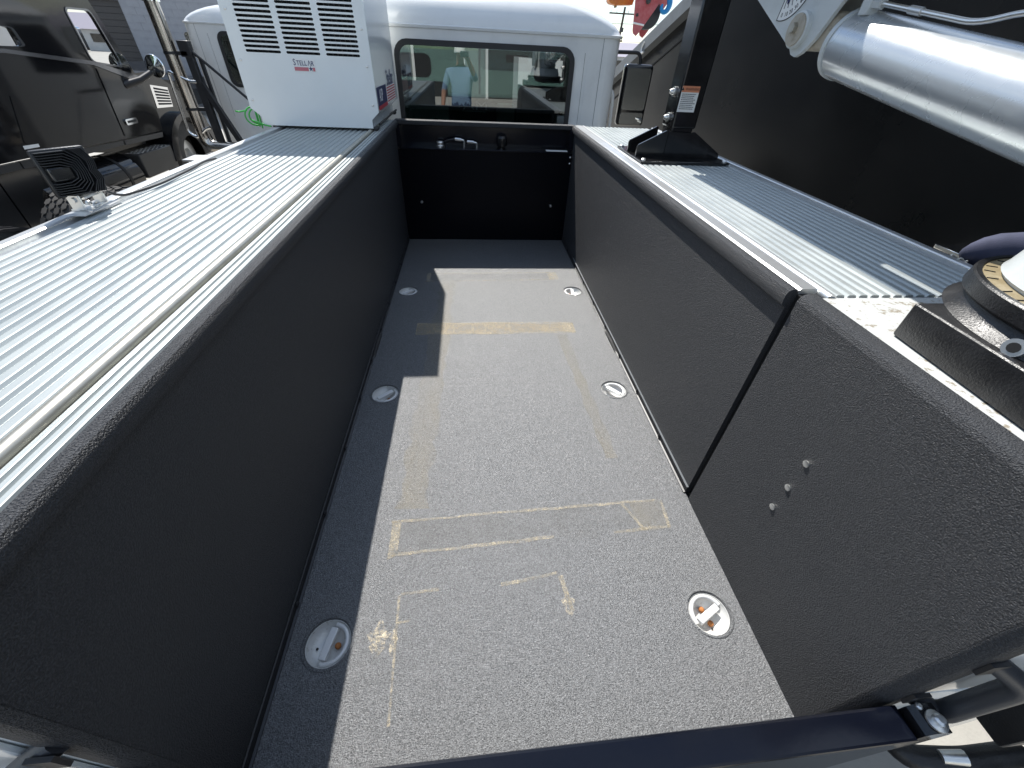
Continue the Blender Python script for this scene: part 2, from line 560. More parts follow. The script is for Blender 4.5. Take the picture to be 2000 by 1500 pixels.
for i, (x, y, a) in enumerate(RINGS):
    bm = NB()      # dark recessed lip, then the worn cup
    add_lathe(bm, [(0.066, 0.0008), (0.063, 0.0028), (0.0595, 0.0024), (0.0575, -0.004), (0.056, -0.009)], (x, y, 0), n=36)
    r = obj('tie_down_ring', bm, 'floor', T, 60)
    bm = NB()
    add_lathe(bm, [(0.0565, -0.004), (0.055, -0.004), (0.053, -0.012), (0.040, -0.027), (0.022, -0.034), (0.0005, -0.035)], (x, y, 0), n=36)
    obj('cup', bm, 'cup', r, 60)
    Rz = Matrix.Rotation(R(a), 4, 'Z')
    d, s = Rz @ Vector((1, 0, 0)), Rz @ Vector((0, 1, 0))
    c = Vector((x, y, 0))
    bm = NB()
    sgn = -1 if x < 0 else 1
    arc = [c + d * 0.047 * math.cos(t) + s * sgn * 0.047 * math.sin(t) + Vector((0, 0, -0.010 + 0.004 * math.sin(t)))
           for t in [math.pi * k / 16 for k in range(17)]]
    add_tube(bm, arc, 0.0062, 8)
    obj('ring_bow', bm, 'ringwhite', r, 60)
    bm = NB()
    add_box(bm, (x - 0.038, y - 0.0095, -0.018), (x + 0.038, y + 0.0095, -0.003), 0.002, rot=Rz.to_3x3(), about=c)
    obj('ring_bar', bm, 'ringwhite', r, 40)
    for q in ((1, -1) if i == 1 else (1,)):
        bm = NB()
        p = c + s * sgn * 0.019 * q + d * 0.004 * q
        add_lathe(bm, [(0.008, -0.030), (0.008, -0.024), (0.005, -0.021), (0.0005, -0.021)], p, n=10)
        obj('rusty_bolt', bm, 'rust', r, 50)
    bm = NB()
    p = c - s * sgn * 0.030 - d * 0.012
    add_lathe(bm, [(0.0035, -0.0255), (0.0005, -0.0252)], p, n=10)
    obj('drain_hole', bm, 'dark', r)


# residue left by tape and boards on the floor: thin films
def film(name, polys, m, z=0.0012, label=None):
    bm = NB()
    for P in polys:
        bm.faces.new([bm.verts.new((p[0], p[1], z)) for p in P])
    return obj(name, bm, m, T, label=label)


def strip(x0, y0, x1, y1, w):
    d = Vector((x1 - x0, y1 - y0)).normalized()
    n = Vector((-d.y, d.x)) * w / 2
    k = max(2, int(math.hypot(x1 - x0, y1 - y0) / 0.05))
    A, B = [], []
    for i in range(k + 1):
        t = i / k
        j = random.uniform(-0.0025, 0.0025)
        g = random.uniform(0.7, 1.25)
        A.append((x0 + (x1 - x0) * t + n.x * g, y0 + (y1 - y0) * t + n.y * g + j))
        B.append((x0 + (x1 - x0) * t - n.x * g, y0 + (y1 - y0) * t - n.y * g + j))
    return A + B[::-1]


def outline(x0, x1, y0a, y1a, y0b, y1b, w):
    """edge lines of a tape mark whose left end spans y0a..y1a and right end y0b..y1b"""
    return [strip(x0, y0a, x1, y0b, w), strip(x0, y1a, x1, y1b, w)]


film('tape_residue', outline(-0.435, 0.46, -0.645, -0.765, -0.628, -0.735, 0.010) + [strip(-0.43, -0.70, -0.405, -0.70, 0.10), strip(0.40, -0.682, 0.465, -0.68, 0.095)], 'residue')
film('residue_film', [strip(-0.43, -0.70, 0.46, -0.682, 0.115)], 'residuefaint', 0.0009)
film('tape_residue', outline(-0.437, 0.447, -1.294, -1.404, -1.30, -1.405, 0.013)
     + [strip(-0.436, -1.349, -0.43, -1.349, 0.10), strip(0.38, -1.352, 0.447, -1.352, 0.10)]
     + [strip(q, -1.296, q + 0.004, -1.402, 0.012) for q in (-0.34, -0.235, -0.13, -0.06, -0.012, 0.075)], 'residue')
film('residue_film', [strip(-0.437, -1.349, 0.447, -1.352, 0.105)], 'tanfilm', 0.0009)
film('tape_residue', [strip(-0.404, -2.527, 0.50, -2.495, 0.009), strip(-0.39, -2.640, 0.12, -2.612, 0.011), strip(0.32, -2.606, 0.515, -2.598, 0.009),
                      strip(-0.400, -2.585, -0.372, -2.585, 0.11), strip(0.378, -2.506, 0.425, -2.605, 0.014)], 'residue')
film('tape_residue', [strip(0.520, -2.495, 0.512, -2.598, 0.010)], 'residue')
film('residue_film', [strip(-0.40, -2.583, 0.40, -2.552, 0.11)], 'residuefaint', 0.0009)
film('residue_film', [strip(0.405, -2.553, 0.515, -2.548, 0.100)], 'dust', 0.0009)
film('tape_residue', [strip(-0.350, -2.762, -0.338, -3.05, 0.006), strip(-0.345, -2.758, -0.24, -2.752, 0.010), strip(-0.345, -2.832, -0.315, -2.830, 0.006)], 'residue')
film('tape_residue', [strip(-0.06, -2.752, 0.11, -2.729, 0.010), strip(0.118, -2.733, 0.135, -2.835, 0.014)], 'residue')
for cx_, cy_, ra, rb in ((-0.39, -2.865, 0.026, 0.036), (-0.352, -2.878, 0.010, 0.028), (0.128, -2.815, 0.016, 0.030)):
    film('plaster_splat', [[(cx_ + ra * math.cos(t) * (1 + 0.3 * math.sin(5 * t)), cy_ + rb * math.sin(t) * (1 + 0.25 * math.cos(4 * t))) for t in [2 * math.pi * k / 24 for k in range(24)]]], 'splat')
film('dusty_smear', [strip(-0.285, -0.78, -0.345, -2.48, 0.10), strip(0.36, -1.42, 0.40, -2.30, 0.05)], 'dust', 0.0006)


# side walls with a rolled top rim
def wall_profile(s, over=0.013, top=0.797, lip=0.758, xo=0.640):
    pr = [(HW, 0.0), (HW, lip - 0.008), (HW - over * 0.85, lip), (HW - over, lip + 0.010), (HW - over, top - 0.012),
          (HW - over + 0.004, top - 0.004), (HW - over + 0.012, top), (xo - 0.008, top + 0.0005), (xo, top - 0.008), (xo, 0.0)]
    return [(s * x, z) for x, z in pr]


bm = NB()
add_prism(bm, wall_profile(-1), 'y', YR, 0.12)
obj('side_wall', bm, 'liner', T, 35)
bm = NB()
add_prism(bm, wall_profile(1), 'y', -2.470, 0.12)
obj('side_wall', bm, 'liner', T, 35)
# rear right panel in front of the crane, with a fatter rolled edge
bm = NB()
add_prism(bm, [(0.622, 0.0), (0.622, 0.772), (0.6215, 0.782), (0.625, 0.792), (0.633, 0.7985), (0.642, 0.801), (0.658, 0.801), (0.668, 0.796), (0.668, 0.0)], 'y', YR, -2.498)
obj('crane_side_panel', bm, 'liner', T, 40)
box('gap_channel', (0.640, -2.500, 0.0), (0.668, -2.468, 0.785), 'dark', T)
for y, z in ((-2.749, 0.507), (-2.750, 0.419), (-2.750, 0.338)):
    bm = NB()
    bolt(bm, (0.622, y, z), (-1, 0, 0), 0.0085, 0.0035)
    obj('bolt', bm, 'zinc', T, 50)
# rolled vertical ends of the two walls
for s in (-1, 1):
    bm = NB()
    ye = -3.140 if s > 0 else -3.132
    a = 0.6215 if s > 0 else 0.6245
    add_prism(bm, [(s * a, YR - 0.0005), (s * (a + 0.002), ye + 0.010), (s * (a + 0.008), ye + 0.003), (s * (a + 0.016), ye), (s * 0.660, ye), (s * 0.6675, ye + 0.006), (s * 0.668, YR - 0.0005)], 'z', -0.02, 0.797)
    obj('wall_end_rim', bm, 'liner', T, 50)
# angle strip along the foot of the walls, with bolt heads
for s in (-1, 1):
    bm = NB()
    y1 = -2.472 if s > 0 else YR
    add_prism(bm, [(s * (HW - 0.001), 0.001), (s * (HW - 0.010), 0.001), (s * (HW - 0.010), 0.004), (s * (HW - 0.004), 0.006), (s * (HW - 0.004), 0.030), (s * (HW - 0.001), 0.032)], 'y', y1, -0.002)
    k = obj('foot_strip', bm, 'plastic', T)
    for y in [-0.25 - 0.28 * j for j in range(8 if s > 0 else 10)]:
        bm = NB()
        bolt(bm, (s * (HW - 0.004), y, 0.016), (-s, 0, 0), 0.008, 0.006)
        obj('bolt', bm, 'plastic', k, 50)
    if s > 0:
        box('foot_strip_edge', (HW - 0.0075, y1, 0.0322), (HW + 0.001, -0.45, 0.0338), 'greyedge', T)

# ribbed aluminium lids


def ribs(x0, x1, n, z, h=0.0055):
    """corrugated cross-section between x0 and x1 with n flat-topped ribs"""
    p = (x1 - x0) / n
    pr = []
    for i in range(n):
        a = x0 + i * p
        pr += [(a + 0.08 * p, z - h), (a + 0.20 * p, z - 0.0006), (a + 0.28 * p, z), (a + 0.70 * p, z), (a + 0.78 * p, z - 0.0006), (a + 0.90 * p, z - h)]
    return pr


def lid(name, x0, x1, n, y0, y1, z=ZT, m='alu'):
    pr = [(x0, z - 0.02)] + [(x0, z - 0.0055)] + ribs(x0, x1, n, z) + [(x1, z - 0.0055), (x1, z - 0.02)]
    bm = NB()
    add_prism(bm, pr, 'y', y0, y1)
    return obj(name, bm, m, T)


YD = 0.10
lid('edge_plank', -0.690, -0.641, 3, YR, YD)
lid('compartment_lid', -1.196, -0.722, 16, YR, YD)
bm = NB()
add_tube(bm, [(-0.706, YR, ZT - 0.003), (-0.706, YD, ZT - 0.003)], 0.0125, 14)
obj('hinge_tube', bm, 'hinge', T, 60)
box('lid_gap', (-0.723, YR + 0.002, 0.765), (-0.689, YD - 0.002, 0.776), 'dark', T)
# outer gutter and rail on the left
bm = NB()
add_prism(bm, [(-1.197, 0.788), (-1.200, 0.780), (-1.216, 0.780), (-1.219, 0.796), (-1.224, 0.799), (-1.246, 0.799), (-1.250, 0.794), (-1.250, 0.760), (-1.197, 0.760)], 'y', YR, YD)
obj('lid_rail', bm, 'alutrim', T, 30)
# right side
bm = NB()
add_prism(bm, [(0.641, 0.775), (0.641, 0.794), (0.646, 0.798), (0.684, 0.798), (0.688, 0.794), (0.688, 0.775)], 'y', -2.468, YD)
obj('edge_plank', bm, 'alutrim', T, 30)
bm = NB()
add_tube(bm, [(0.702, -2.500, ZT - 0.006), (0.702, YD, ZT - 0.006)], 0.012, 14)
obj('hinge_tube', bm, 'alutrim', T, 60)
lid('compartment_lid', 0.717, 1.190, 16, -2.490, YD)
box('lid_end_cap', (0.717, -2.497, 0.772), (1.190, -2.4905, 0.7878), 'alutrim', T)
box('lid_gap', (0.689, -2.46, 0.765), (0.7165, YD - 0.002, 0.776), 'dark', T)
bm = NB()
add_prism(bm, [(1.191, 0.788), (1.194, 0.780), (1.210, 0.780), (1.213, 0.796), (1.218, 0.799), (1.240, 0.799), (1.245, 0.794), (1.245, 0.760), (1.191, 0.760)], 'y', -2.50, YD)
obj('lid_rail', bm, 'alutrim', T, 30)
box('crane_compartment_top', (0.669, YR, 0.772), (1.245, -2.501, 0.792), 'dirtywhite', T, 0.003)
# white body sides and rear faces of the two compartments
for s in (-1, 1):
    bm = NB()
    add_box(bm, (min(s * 0.671, s * 1.243), YR - 0.005, -0.42), (max(s * 0.671, s * 1.243), YD, 0.758), 0.006)
    obj('side_compartment', bm, 'white', T, 30)
    # door panel on the rear face, with a seam
    bm = NB()
    add_box(bm, (min(s * 0.70, s * 1.215), YR - 0.014, 0.30), (max(s * 0.70, s * 1.215), YR - 0.006, 0.74), 0.004)
    obj('rear_door_panel', bm, 'white', T, 30)
    bm = NB()
    add_box(bm, (min(s * 0.70, s * 1.215), YR - 0.014, -0.40), (max(s * 0.70, s * 1.215), YR - 0.006, 0.285), 0.004)
    obj('rear_door_panel', bm, 'white', T, 30)
    for y0, y1 in ((-2.45, -1.75), (-1.72, -0.95), (-0.92, 0.02)):
        bm = NB()
        add_box(bm, (min(s * 1.244, s * 1.256), y0, -0.30), (max(s * 1.244, s * 1.256), y1, 0.72), 0.004)
        obj('side_door_panel', bm, 'white', T, 30)

# front bulkhead: lower panel, shelf with fittings, recessed upper panel and top beam
box('bulkhead_panel', (-HW + 0.001, 0.001, -0.01), (HW - 0.001, 0.012, 0.632), 'bulk', T)
bm = NB()
add_box(bm, (-0.606, -0.012, 0.633), (0.606, 0.10, 0.645), 0.003)
obj('bulkhead_shelf', bm, 'navy', T, 40)
box('bulkhead_upper_panel', (-HW + 0.001, 0.101, 0.60), (HW - 0.001, 0.110, 0.77), 'navy', T)
bm = NB()
add_box(bm, (-0.635, 0.055, 0.771), (0.635, 0.125, 0.799), 0.006)
obj('bulkhead_beam', bm, 'liner', T, 40)
for s in (-1, 1):
    box('corner_post', (min(s * 0.598, s * 0.6235), 0.013, 0.646), (max(s * 0.598, s * 0.6235), 0.10, 0.770), 'navy', T)
for x, z in ((-0.493, 0.284), (0.498, 0.270)):
    bm = NB()
    bolt(bm, (x, 0.001, z), (0, -1, 0), 0.011, 0.016)
    obj('bolt', bm, 'zinc', T, 50)
for y, z in ((-0.012, 0.615), (-0.012, 0.575)):
    bm = NB()
    bolt(bm, (0.606, y - 0.02, z), (-1, 0, 0), 0.006, 0.008)
    obj('bolt', bm, 'zinc', T, 50)
bm = NB()
add_lathe(bm, [(0.030, 0), (0.030, 0.010), (0.026, 0.014), (0.026, 0.030), (0.022, 0.036), (0.0005, 0.036)], (-0.330, 0.045, 0.645), n=18)
obj('filler_cap', bm, 'zinc', T, 40, label='grey round filler cap on the bulkhead shelf')
bm = NB()
add_tube(bm, bend([(-0.160, 0.045, 0.645), (-0.160, 0.045, 0.690), (-0.225, 0.045, 0.696)], 0.012), 0.0075, 8)
add_tube(bm, [(-0.180, 0.045, 0.692), (-0.222, 0.045, 0.696)], 0.010, 6)
obj('elbow_fitting', bm, 'zinc', T, 40)
bm = NB()
add_tube(bm, bend([(-0.070, 0.045, 0.645), (-0.070, 0.045, 0.676), (-0.140, 0.045, 0.682)], 0.012), 0.0075, 8)
add_tube(bm, [(-0.092, 0.045, 0.679), (-0.138, 0.045, 0.682)], 0.010, 6)
obj('elbow_fitting', bm, 'zinc', T, 40)
tube('fitting_hose', [(-0.225, 0.045, 0.696), (-0.28, 0.05, 0.685), (-0.32, 0.07, 0.66), (-0.34, 0.095, 0.65)], 0.008, 'plastic', T)
bm = NB()
add_lathe(bm, [(0.020, 0), (0.020, 0.012), (0.036, 0.018), (0.038, 0.040), (0.037, 0.066), (0.030, 0.080), (0.015, 0.086), (0.0005, 0.087)], (0.110, 0.045, 0.645), n=20)
obj('breather_cap', bm, 'blackgloss', T, 40)
box('shelf_label', (0.43, -0.008, 0.6455), (0.585, 0.040, 0.6475), 'paper', T)

# closed tailgate seen from above, with its corner brackets
bm = NB()
add_prism(bm, [(-0.615, -3.1560), (0.640, -3.1440), (0.640, -3.196), (-0.615, -3.208)], 'z', -0.24, 0.300)
es = [e for e in bm.edges if abs(e.verts[0].co.z - 0.3) < 1e-4 and abs(e.verts[1].co.z - 0.3) < 1e-4]
bmesh.ops.bevel(bm, geom=es, offset=0.005, segments=2, profile=0.5, affect='EDGES')
obj('tailgate', bm, 'navy', T, 40)
for s in (-1, 1):
    bm = NB()
    pl = [(0.644, 0.16), (0.644, 0.315), (0.652, 0.326), (0.672, 0.330), (0.690, 0.322), (0.700, 0.300), (0.700, 0.22), (0.686, 0.16)]
    add_prism(bm, [(s * a, b) for a, b in pl], 'y', -3.192, -3.150)
    k = obj('tailgate_bracket', bm, 'blackgloss', T)
    bm = NB()
    add_lathe(bm, [(0.0005, 0.3285), (0.0165, 0.3285), (0.0165, 0.3325), (0.010, 0.334), (0.010, 0.341), (0.006, 0.344), (0.0005, 0.344)], (s * 0.668, -3.176, 0.0), 'z', 18)
    obj('bracket_bolt', bm, 'zinc', k, 40)
    bm = NB()
    bolt(bm, (s * 0.656, -3.1535, 0.3265), (0, 0, 1), 0.006, 0.006)
    obj('bracket_screw', bm, 'zinc', k, 40)

# grab handles beside the bed opening
for s in (-1, 1):
    bm = NB()
    P = bend([(s * 0.650, -3.122, 0.325), (s * 0.716, -3.162, 0.292), (s * 0.724, -3.162, 0.468), (s * 0.650, -3.122, 0.515)], 0.024, 6)
    add_tube(bm, P, 0.0175, 14)
    k = obj('grab_handle', bm, 'handle', T, 60)
    for z in (0.505, 0.335):
        box('handle_foot', (s * 0.655 - 0.016, -3.1465, z - 0.018), (s * 0.655 + 0.016, -3.1405, z + 0.018), 'plastic', k)

# step and bumper behind
bm = NB()
add_box(bm, (-0.62, -4.75, -0.59), (0.62, -3.22, -0.53), 0.006)
obj('rear_step', bm, 'blackmetal', T, 40)
for s in (-1, 1):
    box('step_beam', (s * 0.40 - 0.04, -4.6, -0.70), (s * 0.40 + 0.04, -0.2, -0.592), 'dark', T)
for s in (-1, 1):
    bm = NB()
    add_box(bm, (min(s * 0.85, s * 1.12), -3.211, 0.22), (max(s * 0.85, s * 1.12), -3.1335, 0.40), 0.006)
    obj('tail_lamp_box', bm, 'blackmetal', T, 40)
bm = NB()
add_tube(bm, bend([(0.80, -3.14, 0.02), (0.80, -3.20, 0.05), (0.90, -3.215, 0.075), (1.02, -3.215, 0.09)], 0.03), 0.024, 14)
cp = obj('air_coupling', bm, 'blackmetal', T, 60)
bm = NB()
add_tube(bm, [(0.845, -3.205, 0.085), (0.885, -3.212, 0.098)], [0.012, 0.014], 10)
obj('coupling_cap', bm, 'zinc', cp, 50)
bm = NB()
add_lathe(bm, [(0.045, 0.0), (0.045, -0.03), (0.036, -0.042), (0.0005, -0.046)], (-0.86, -3.134, 0.28), 'y', 18)
add_lathe(bm, [(0.052, 0.001), (0.052, -0.02), (0.046, -0.02)], (-0.86, -3.134, 0.28), 'y', 18)
obj('rear_lamp', bm, 'chrome', T, 40)


# wheels: dual or single, simple but real
def wheel(parent, x0, x1, y, r=0.55, name='wheel', tread=True):
    cz = GZ + r
    bm = NB()
    w = x1 - x0
    pr = [(r * 0.56, x0 + 0.02), (r * 0.72, x0), (r * 0.93, x0 + 0.012), (r * 0.975, x0 + 0.045), (r * 0.975, x1 - 0.045), (r * 0.93, x1 - 0.012), (r * 0.72, x1), (r * 0.56, x1 - 0.02)]
    add_lathe(bm, pr, (0, y, cz), 'x', 40)
    t = obj(name, bm, 'rubber', parent, 40)
    if tread:
        bm = NB()
        n, rows = 34, 4
        for k in range(n):
            for j in range(rows):
                a = 2 * math.pi * (k + 0.5 * (j % 2)) / n
                xc = x0 + 0.04 + (w - 0.08) * (j + 0.5) / rows
                hw, hl = (w - 0.08) / rows * 0.42, r * math.pi / n * 0.80
                vs = []
                for rr in (r * 0.965, r):
                    for px, pl in ((-hw, -hl * 0.55), (0, -hl), (hw, -hl * 0.55), (hw, hl * 0.55), (0, hl), (-hw, hl * 0.55)):
                        b = a + pl / r
                        vs.append(bm.verts.new((xc + px, y + rr * math.cos(b), cz + rr * math.sin(b))))
                bm.faces.new(vs[6:])
                for q in range(6):
                    bm.faces.new((vs[q], vs[(q + 1) % 6], vs[6 + (q + 1) % 6], vs[6 + q]))
        o = obj('tread_blocks', bm, 'rubber', t, kind='stuff')
    bm = NB()
    xm = (x0 + x1) / 2
    add_lathe(bm, [(r * 0.57, x0 + 0.03), (r * 0.50, x0 + 0.06), (r * 0.44, xm), (r * 0.20, xm), (r * 0.18, xm - 0.06), (0.001, xm - 0.06)], (0, y, cz), 'x', 24)
    obj('rim', bm, 'alutrim', t, 40)
    return t


for s in (-1, 1):
    a, b = sorted((s * 1.20, s * 0.92))
    wheel(T, a, b, -1.5, tread=False)
    a, b = sorted((s * 0.88, s * 0.60))
    wheel(T, a, b, -1.5, tread=False)


# ------------------------------------------------------------------ cab, used by this truck and the white tractor
def cab(P, ox, oy, dash_word=None, detail=True):
    def X(pts):
        return [(x + ox, y) for x, y in pts]
    zb, zl = -0.45, 1.29
    y0, y1 = oy, oy + 1.75
    rc = 0.10
    bm = NB()
    win = rrect(-0.635, 0.665, 0.66, 1.215, 0.085)
    add_plate(bm, X([(-1.03 + rc, zb), (1.03 - rc, zb), (1.03 - rc, zl), (-1.03 + rc, zl)]), [X(win)], 'y', y0, y0 + 0.03)
    for s in (-1, 1):
        add_sweep(bm, [(ox + s * (1.03 - rc + rc * math.sin(t)), y0 + rc - rc * math.cos(t)) for t in [R(90 * k / 8) for k in range(9)]], 'z', zb, zl)
        side = [(y0 + rc, zb), (y1, zb), (y1, 0.62), (y1 - 0.40, zl), (y0 + rc, zl)]
        hole = [(y0 + 0.62, 0.66), (y1 - 0.14, 0.62), (y1 - 0.47, 1.20), (y0 + 0.62, 1.20)]
        xs = sorted((ox + s * 1.03, ox + s * 1.0))
        add_plate(bm, side, [hole], 'x', xs[0], xs[1])
        # windshield pillars
        add_tube(bm, [(ox + s * 0.985, y1 + 0.01, 0.60), (ox + s * 0.93, y1 - 0.38, 1.28)], 0.045, 8)
    add_tube(bm, [(ox, y1 + 0.02, 0.60), (ox, y1 - 0.37, 1.28)], 0.012, 6)
    add_box(bm, (ox - 1.0, y1 - 0.02, zb), (ox + 1.0, y1 + 0.02, 0.60))
    add_box(bm, (ox - 1.0, y1 - 0.44, 1.24), (ox + 1.0, y1 - 0.34, 1.29))
    sh = obj('cab_shell', bm, 'cabwhite', P, 40)
    bm = NB()
    add_box(bm, (ox - 1.0, y0 + 0.03, zb), (ox + 1.0, y1 - 0.02, zb + 0.05))
    obj('cab_floor', bm, 'dash', P)
    if detail:
        # pressed beads and the seam on the back wall
        for s in (-1, 1):
            bm = NB()
            add_plate(bm, X(rrect(s * 0.80 - 0.022, s * 0.80 + 0.022, 0.45, 1.17, 0.02)), [], 'y', y0 - 0.004, y0 + 0.002)
            obj('pressed_bead', bm, 'cabwhite', sh)
            box('panel_seam', (ox + s * 0.885 - 0.0015, y0 - 0.0012, 0.3), (ox + s * 0.885 + 0.0015, y0 + 0.002, zl - 0.002), 'greyedge', sh)
            box('panel_seam', (ox + s * 0.755 - 0.001, y0 - 0.0012, 0.3), (ox + s * 0.755 + 0.001, y0 + 0.002, 1.20), 'bright', sh)
    # domed roof with a drip lip
    bm = NB()
    loops = []
    for dx, dy, z in [(0.0, 0.0, 1.288), (-0.012, -0.012, 1.292), (-0.014, -0.014, 1.306), (0.0, 0.0, 1.312), (0.012, 0.005, 1.332), (0.04, 0.014, 1.36), (0.085, 0.030, 1.392), (0.15, 0.052, 1.425), (0.24, 0.085, 1.458),
                      (0.34, 0.13, 1.482), (0.46, 0.20, 1.502), (0.60, 0.32, 1.516), (0.75, 0.48, 1.522)]:
        loops.append([bm.verts.new((px, py, z)) for px, py in rrect(ox - 1.03 + dx, ox + 1.03 - dx, y0 + 0.002 + dy, y1 - 0.30 - dy, min(0.11 + dx * 0.5, 0.22), 6)])
    n = len(loops[0])
    for i in range(len(loops) - 1):
        for k in range(n):
            bm.faces.new((loops[i][k], loops[i][(k + 1) % n], loops[i + 1][(k + 1) % n], loops[i + 1][k]))
    bm.faces.new(loops[-1])
    bm.faces.new(list(reversed(loops[0])))
    bmesh.ops.recalc_face_normals(bm, faces=bm.faces[:])
    obj('cab_roof', bm, 'cabwhite', P, 50)
    # rear window
    bm = NB()
    add_plate(bm, X(rrect(-0.650, 0.680, 0.645, 1.230, 0.095)), [X(rrect(-0.615, 0.645, 0.682, 1.195, 0.07))], 'y', y0 - 0.012, y0 - 0.001)
    w = obj('rear_window', bm, 'gasket', P, 40)
    bm = NB()
    add_plate(bm, X(rrect(-0.630, 0.660, 0.668, 1.210, 0.08)), [], 'y', y0 - 0.0005, y0 + 0.004)
    obj('pane', bm, 'glass', w)
    for s in (-1, 1):
        bm = NB()
        hole = [(y0 + 0.60, 0.64), (y1 - 0.12, 0.60), (y1 - 0.45, 1.22), (y0 + 0.60, 1.22)]
        add_prism(bm, hole, 'x', ox + s * 1.010, ox + s * 1.014)
        obj('door_window', bm, 'glass', P)
    bm = NB()
    vs = [bm.verts.new(p) for p in ((ox - 0.97, y1 + 0.008, 0.60), (ox + 0.97, y1 + 0.008, 0.60), (ox + 0.91, y1 - 0.385, 1.28), (ox - 0.91, y1 - 0.385, 1.28))]
    bm.faces.new(vs)
    bmesh.ops.solidify(bm, geom=bm.faces[:], thickness=0.004)
    obj('windshield', bm, 'glass', P)
    # seats, dashboard, steering wheel
    for s in (-1, 1):
        bm = NB()
        add_box(bm, (ox + s * 0.50 - 0.26, y0 + 0.42, 0.05), (ox + s * 0.50 + 0.26, y0 + 0.98, 0.22), 0.05, 3)
        st = obj('seat', bm, 'seat', P, 50)
        bm = NB()
        add_box(bm, (ox + s * 0.54 - 0.25, y0 + 0.26, 0.20), (ox + s * 0.54 + 0.25, y0 + 0.40, 0.98), 0.05, 3, rot=Matrix.Rotation(R(10), 3, 'X'))
        obj('seat_back', bm, 'seat' if s > 0 else 'beige', st, 50)
        bm = NB()
        add_box(bm, (ox + s * 0.54 - 0.13, y0 + 0.20, 1.00), (ox + s * 0.54 + 0.13, y0 + 0.31, 1.15), 0.045, 3)
        obj('headrest', bm, 'seat', st, 50)
    bm = NB()
    add_box(bm, (ox - 0.98, y1 - 0.42, 0.10), (ox + 0.98, y1 - 0.03, 0.78), 0.05, 3)
    db = obj('dashboard', bm, 'dash', P, 50)
    bm = NB()
    add_box(bm, (ox - 0.60, y1 - 0.43, 0.782), (ox + 0.52, y1 - 0.10, 0.806), 0.008)
    obj('dash_top', bm, 'beige', db, 40)
    bm = NB()
    add_box(bm, (ox + 0.17, y1 - 0.50, 0.15), (ox + 0.36, y1 - 0.421, 0.76), 0.02)
    obj('centre_console', bm, 'beige', db, 40)
    if dash_word:
        bm = NB()
        add_text(bm, dash_word, 0.11, frame((ox - 0.05, y1 - 0.424, 0.725), (1, 0, 0), (0, 0, 1)), 0.002, 1.7)
        add_box(bm, (ox - 0.19, y1 - 0.427, 0.672), (ox + 0.06, y1 - 0.421, 0.679))
        obj('dash_lettering', bm, 'alutrim', db)
    bm = NB()
    c = Vector((ox - 0.50, y1 - 0.58, 0.55))
    add_tube(bm, [c + Vector((0.22 * math.cos(t), 0.22 * math.sin(t) * 0.5, 0.22 * math.sin(t) * 0.85)) for t in [2 * math.pi * k / 24 for k in range(25)]], 0.015, 8)
    add_tube(bm, [c, c + Vector((0, 0.2, -0.12))], 0.03, 8)
    add_box(bm, c - Vector((0.2, 0.012, 0.02)), c + Vector((0.2, 0.012, 0.02)))
    obj('steering_wheel', bm, 'plastic', P, 50)
    # bonnet in front of the windshield
    bm = NB()
    add_prism(bm, [(y1 + 0.021, zb), (y1 + 1.5, zb), (y1 + 1.55, 0.25), (y1 + 1.4, 0.42), (y1 + 0.021, 0.58)], 'x', ox - 0.72, ox + 0.72)
    obj('bonnet', bm, 'cabwhite', P)
    for s in (-1, 1):
        a, b = sorted((ox + s * 1.02, ox + s * 0.72))
        wheel(P, a, b, y1 + 0.75, tread=False)
        a, b = sorted((ox + s * 1.04, ox + s * 0.73))
        bm = NB()
        ar = [(y1 + 0.75 + 0.66 * math.cos(t), GZ + 0.55 + 0.64 * math.sin(t)) for t in [R(180 * k / 12) for k in range(13)]]
        ar2 = [(y1 + 0.75 + 0.70 * math.cos(t), GZ + 0.55 + 0.70 * math.sin(t)) for t in [R(180 * k / 12) for k in range(12, -1, -1)]]
        add_prism(bm, ar + ar2, 'x', a, b)
        obj('front_fender', bm, 'cabwhite', P, 30)


def door_mirror(P, x, y, s, z0=0.64, z1=1.14, w=0.28):
    """tall mirror head on a bent arm; x,y = inner edge of the head; glass faces back"""
    bm = NB()
    add_box(bm, (min(x, x + s * w), y, z0), (max(x, x + s * w), y + 0.10, z1), 0.03, 3)
    k = obj('door_mirror', bm, 'blackgloss', P, 50)
    bm = NB()
    add_plate(bm, rrect(min(x, x + s * w) + 0.022, max(x, x + s * w) - 0.022, z0 + 0.135, z1 - 0.03, 0.025), [], 'y', y - 0.003, y + 0.001)
    obj('mirror_glass', bm, 'mirror', k)
    bm = NB()
    add_plate(bm, rrect(min(x, x + s * w) + 0.022, max(x, x + s * w) - 0.022, z0 + 0.015, z0 + 0.115, 0.02), [], 'y', y - 0.003, y + 0.001)
    obj('convex_mirror', bm, 'mirror', k)
    bm = NB()
    add_tube(bm, bend([(x - s * 0.40, y + 0.06, z1 + 0.075), (x + s * 0.13, y + 0.05, z1 + 0.085), (x + s * 0.15, y + 0.05, z1 - 0.02)], 0.07), 0.016, 10)
    obj('mirror_arm', bm, 'plastic', k, 50)
    return k


cab(T, 0.0, 0.55, 'AM', True)
door_mirror(T, 1.385, 1.50, 1)
door_mirror(T, -1.385, 1.50, -1)
for s in (-1, 1):
    tube('grab_rail', bend([(s * 1.035, 0.86, 1.00), (s * 1.105, 0.84, 0.95), (s * 1.125, 0.84, 0.60), (s * 1.035, 0.86, 0.45)], 0.08), 0.014, 'cabwhite', T)
box('frame_rail', (-0.45, -3.0, -0.75), (-0.35, 3.6, -0.48), 'dark', T)
box('frame_rail', (0.35, -3.0, -0.75), (0.45, 3.6, -0.48), 'dark', T)

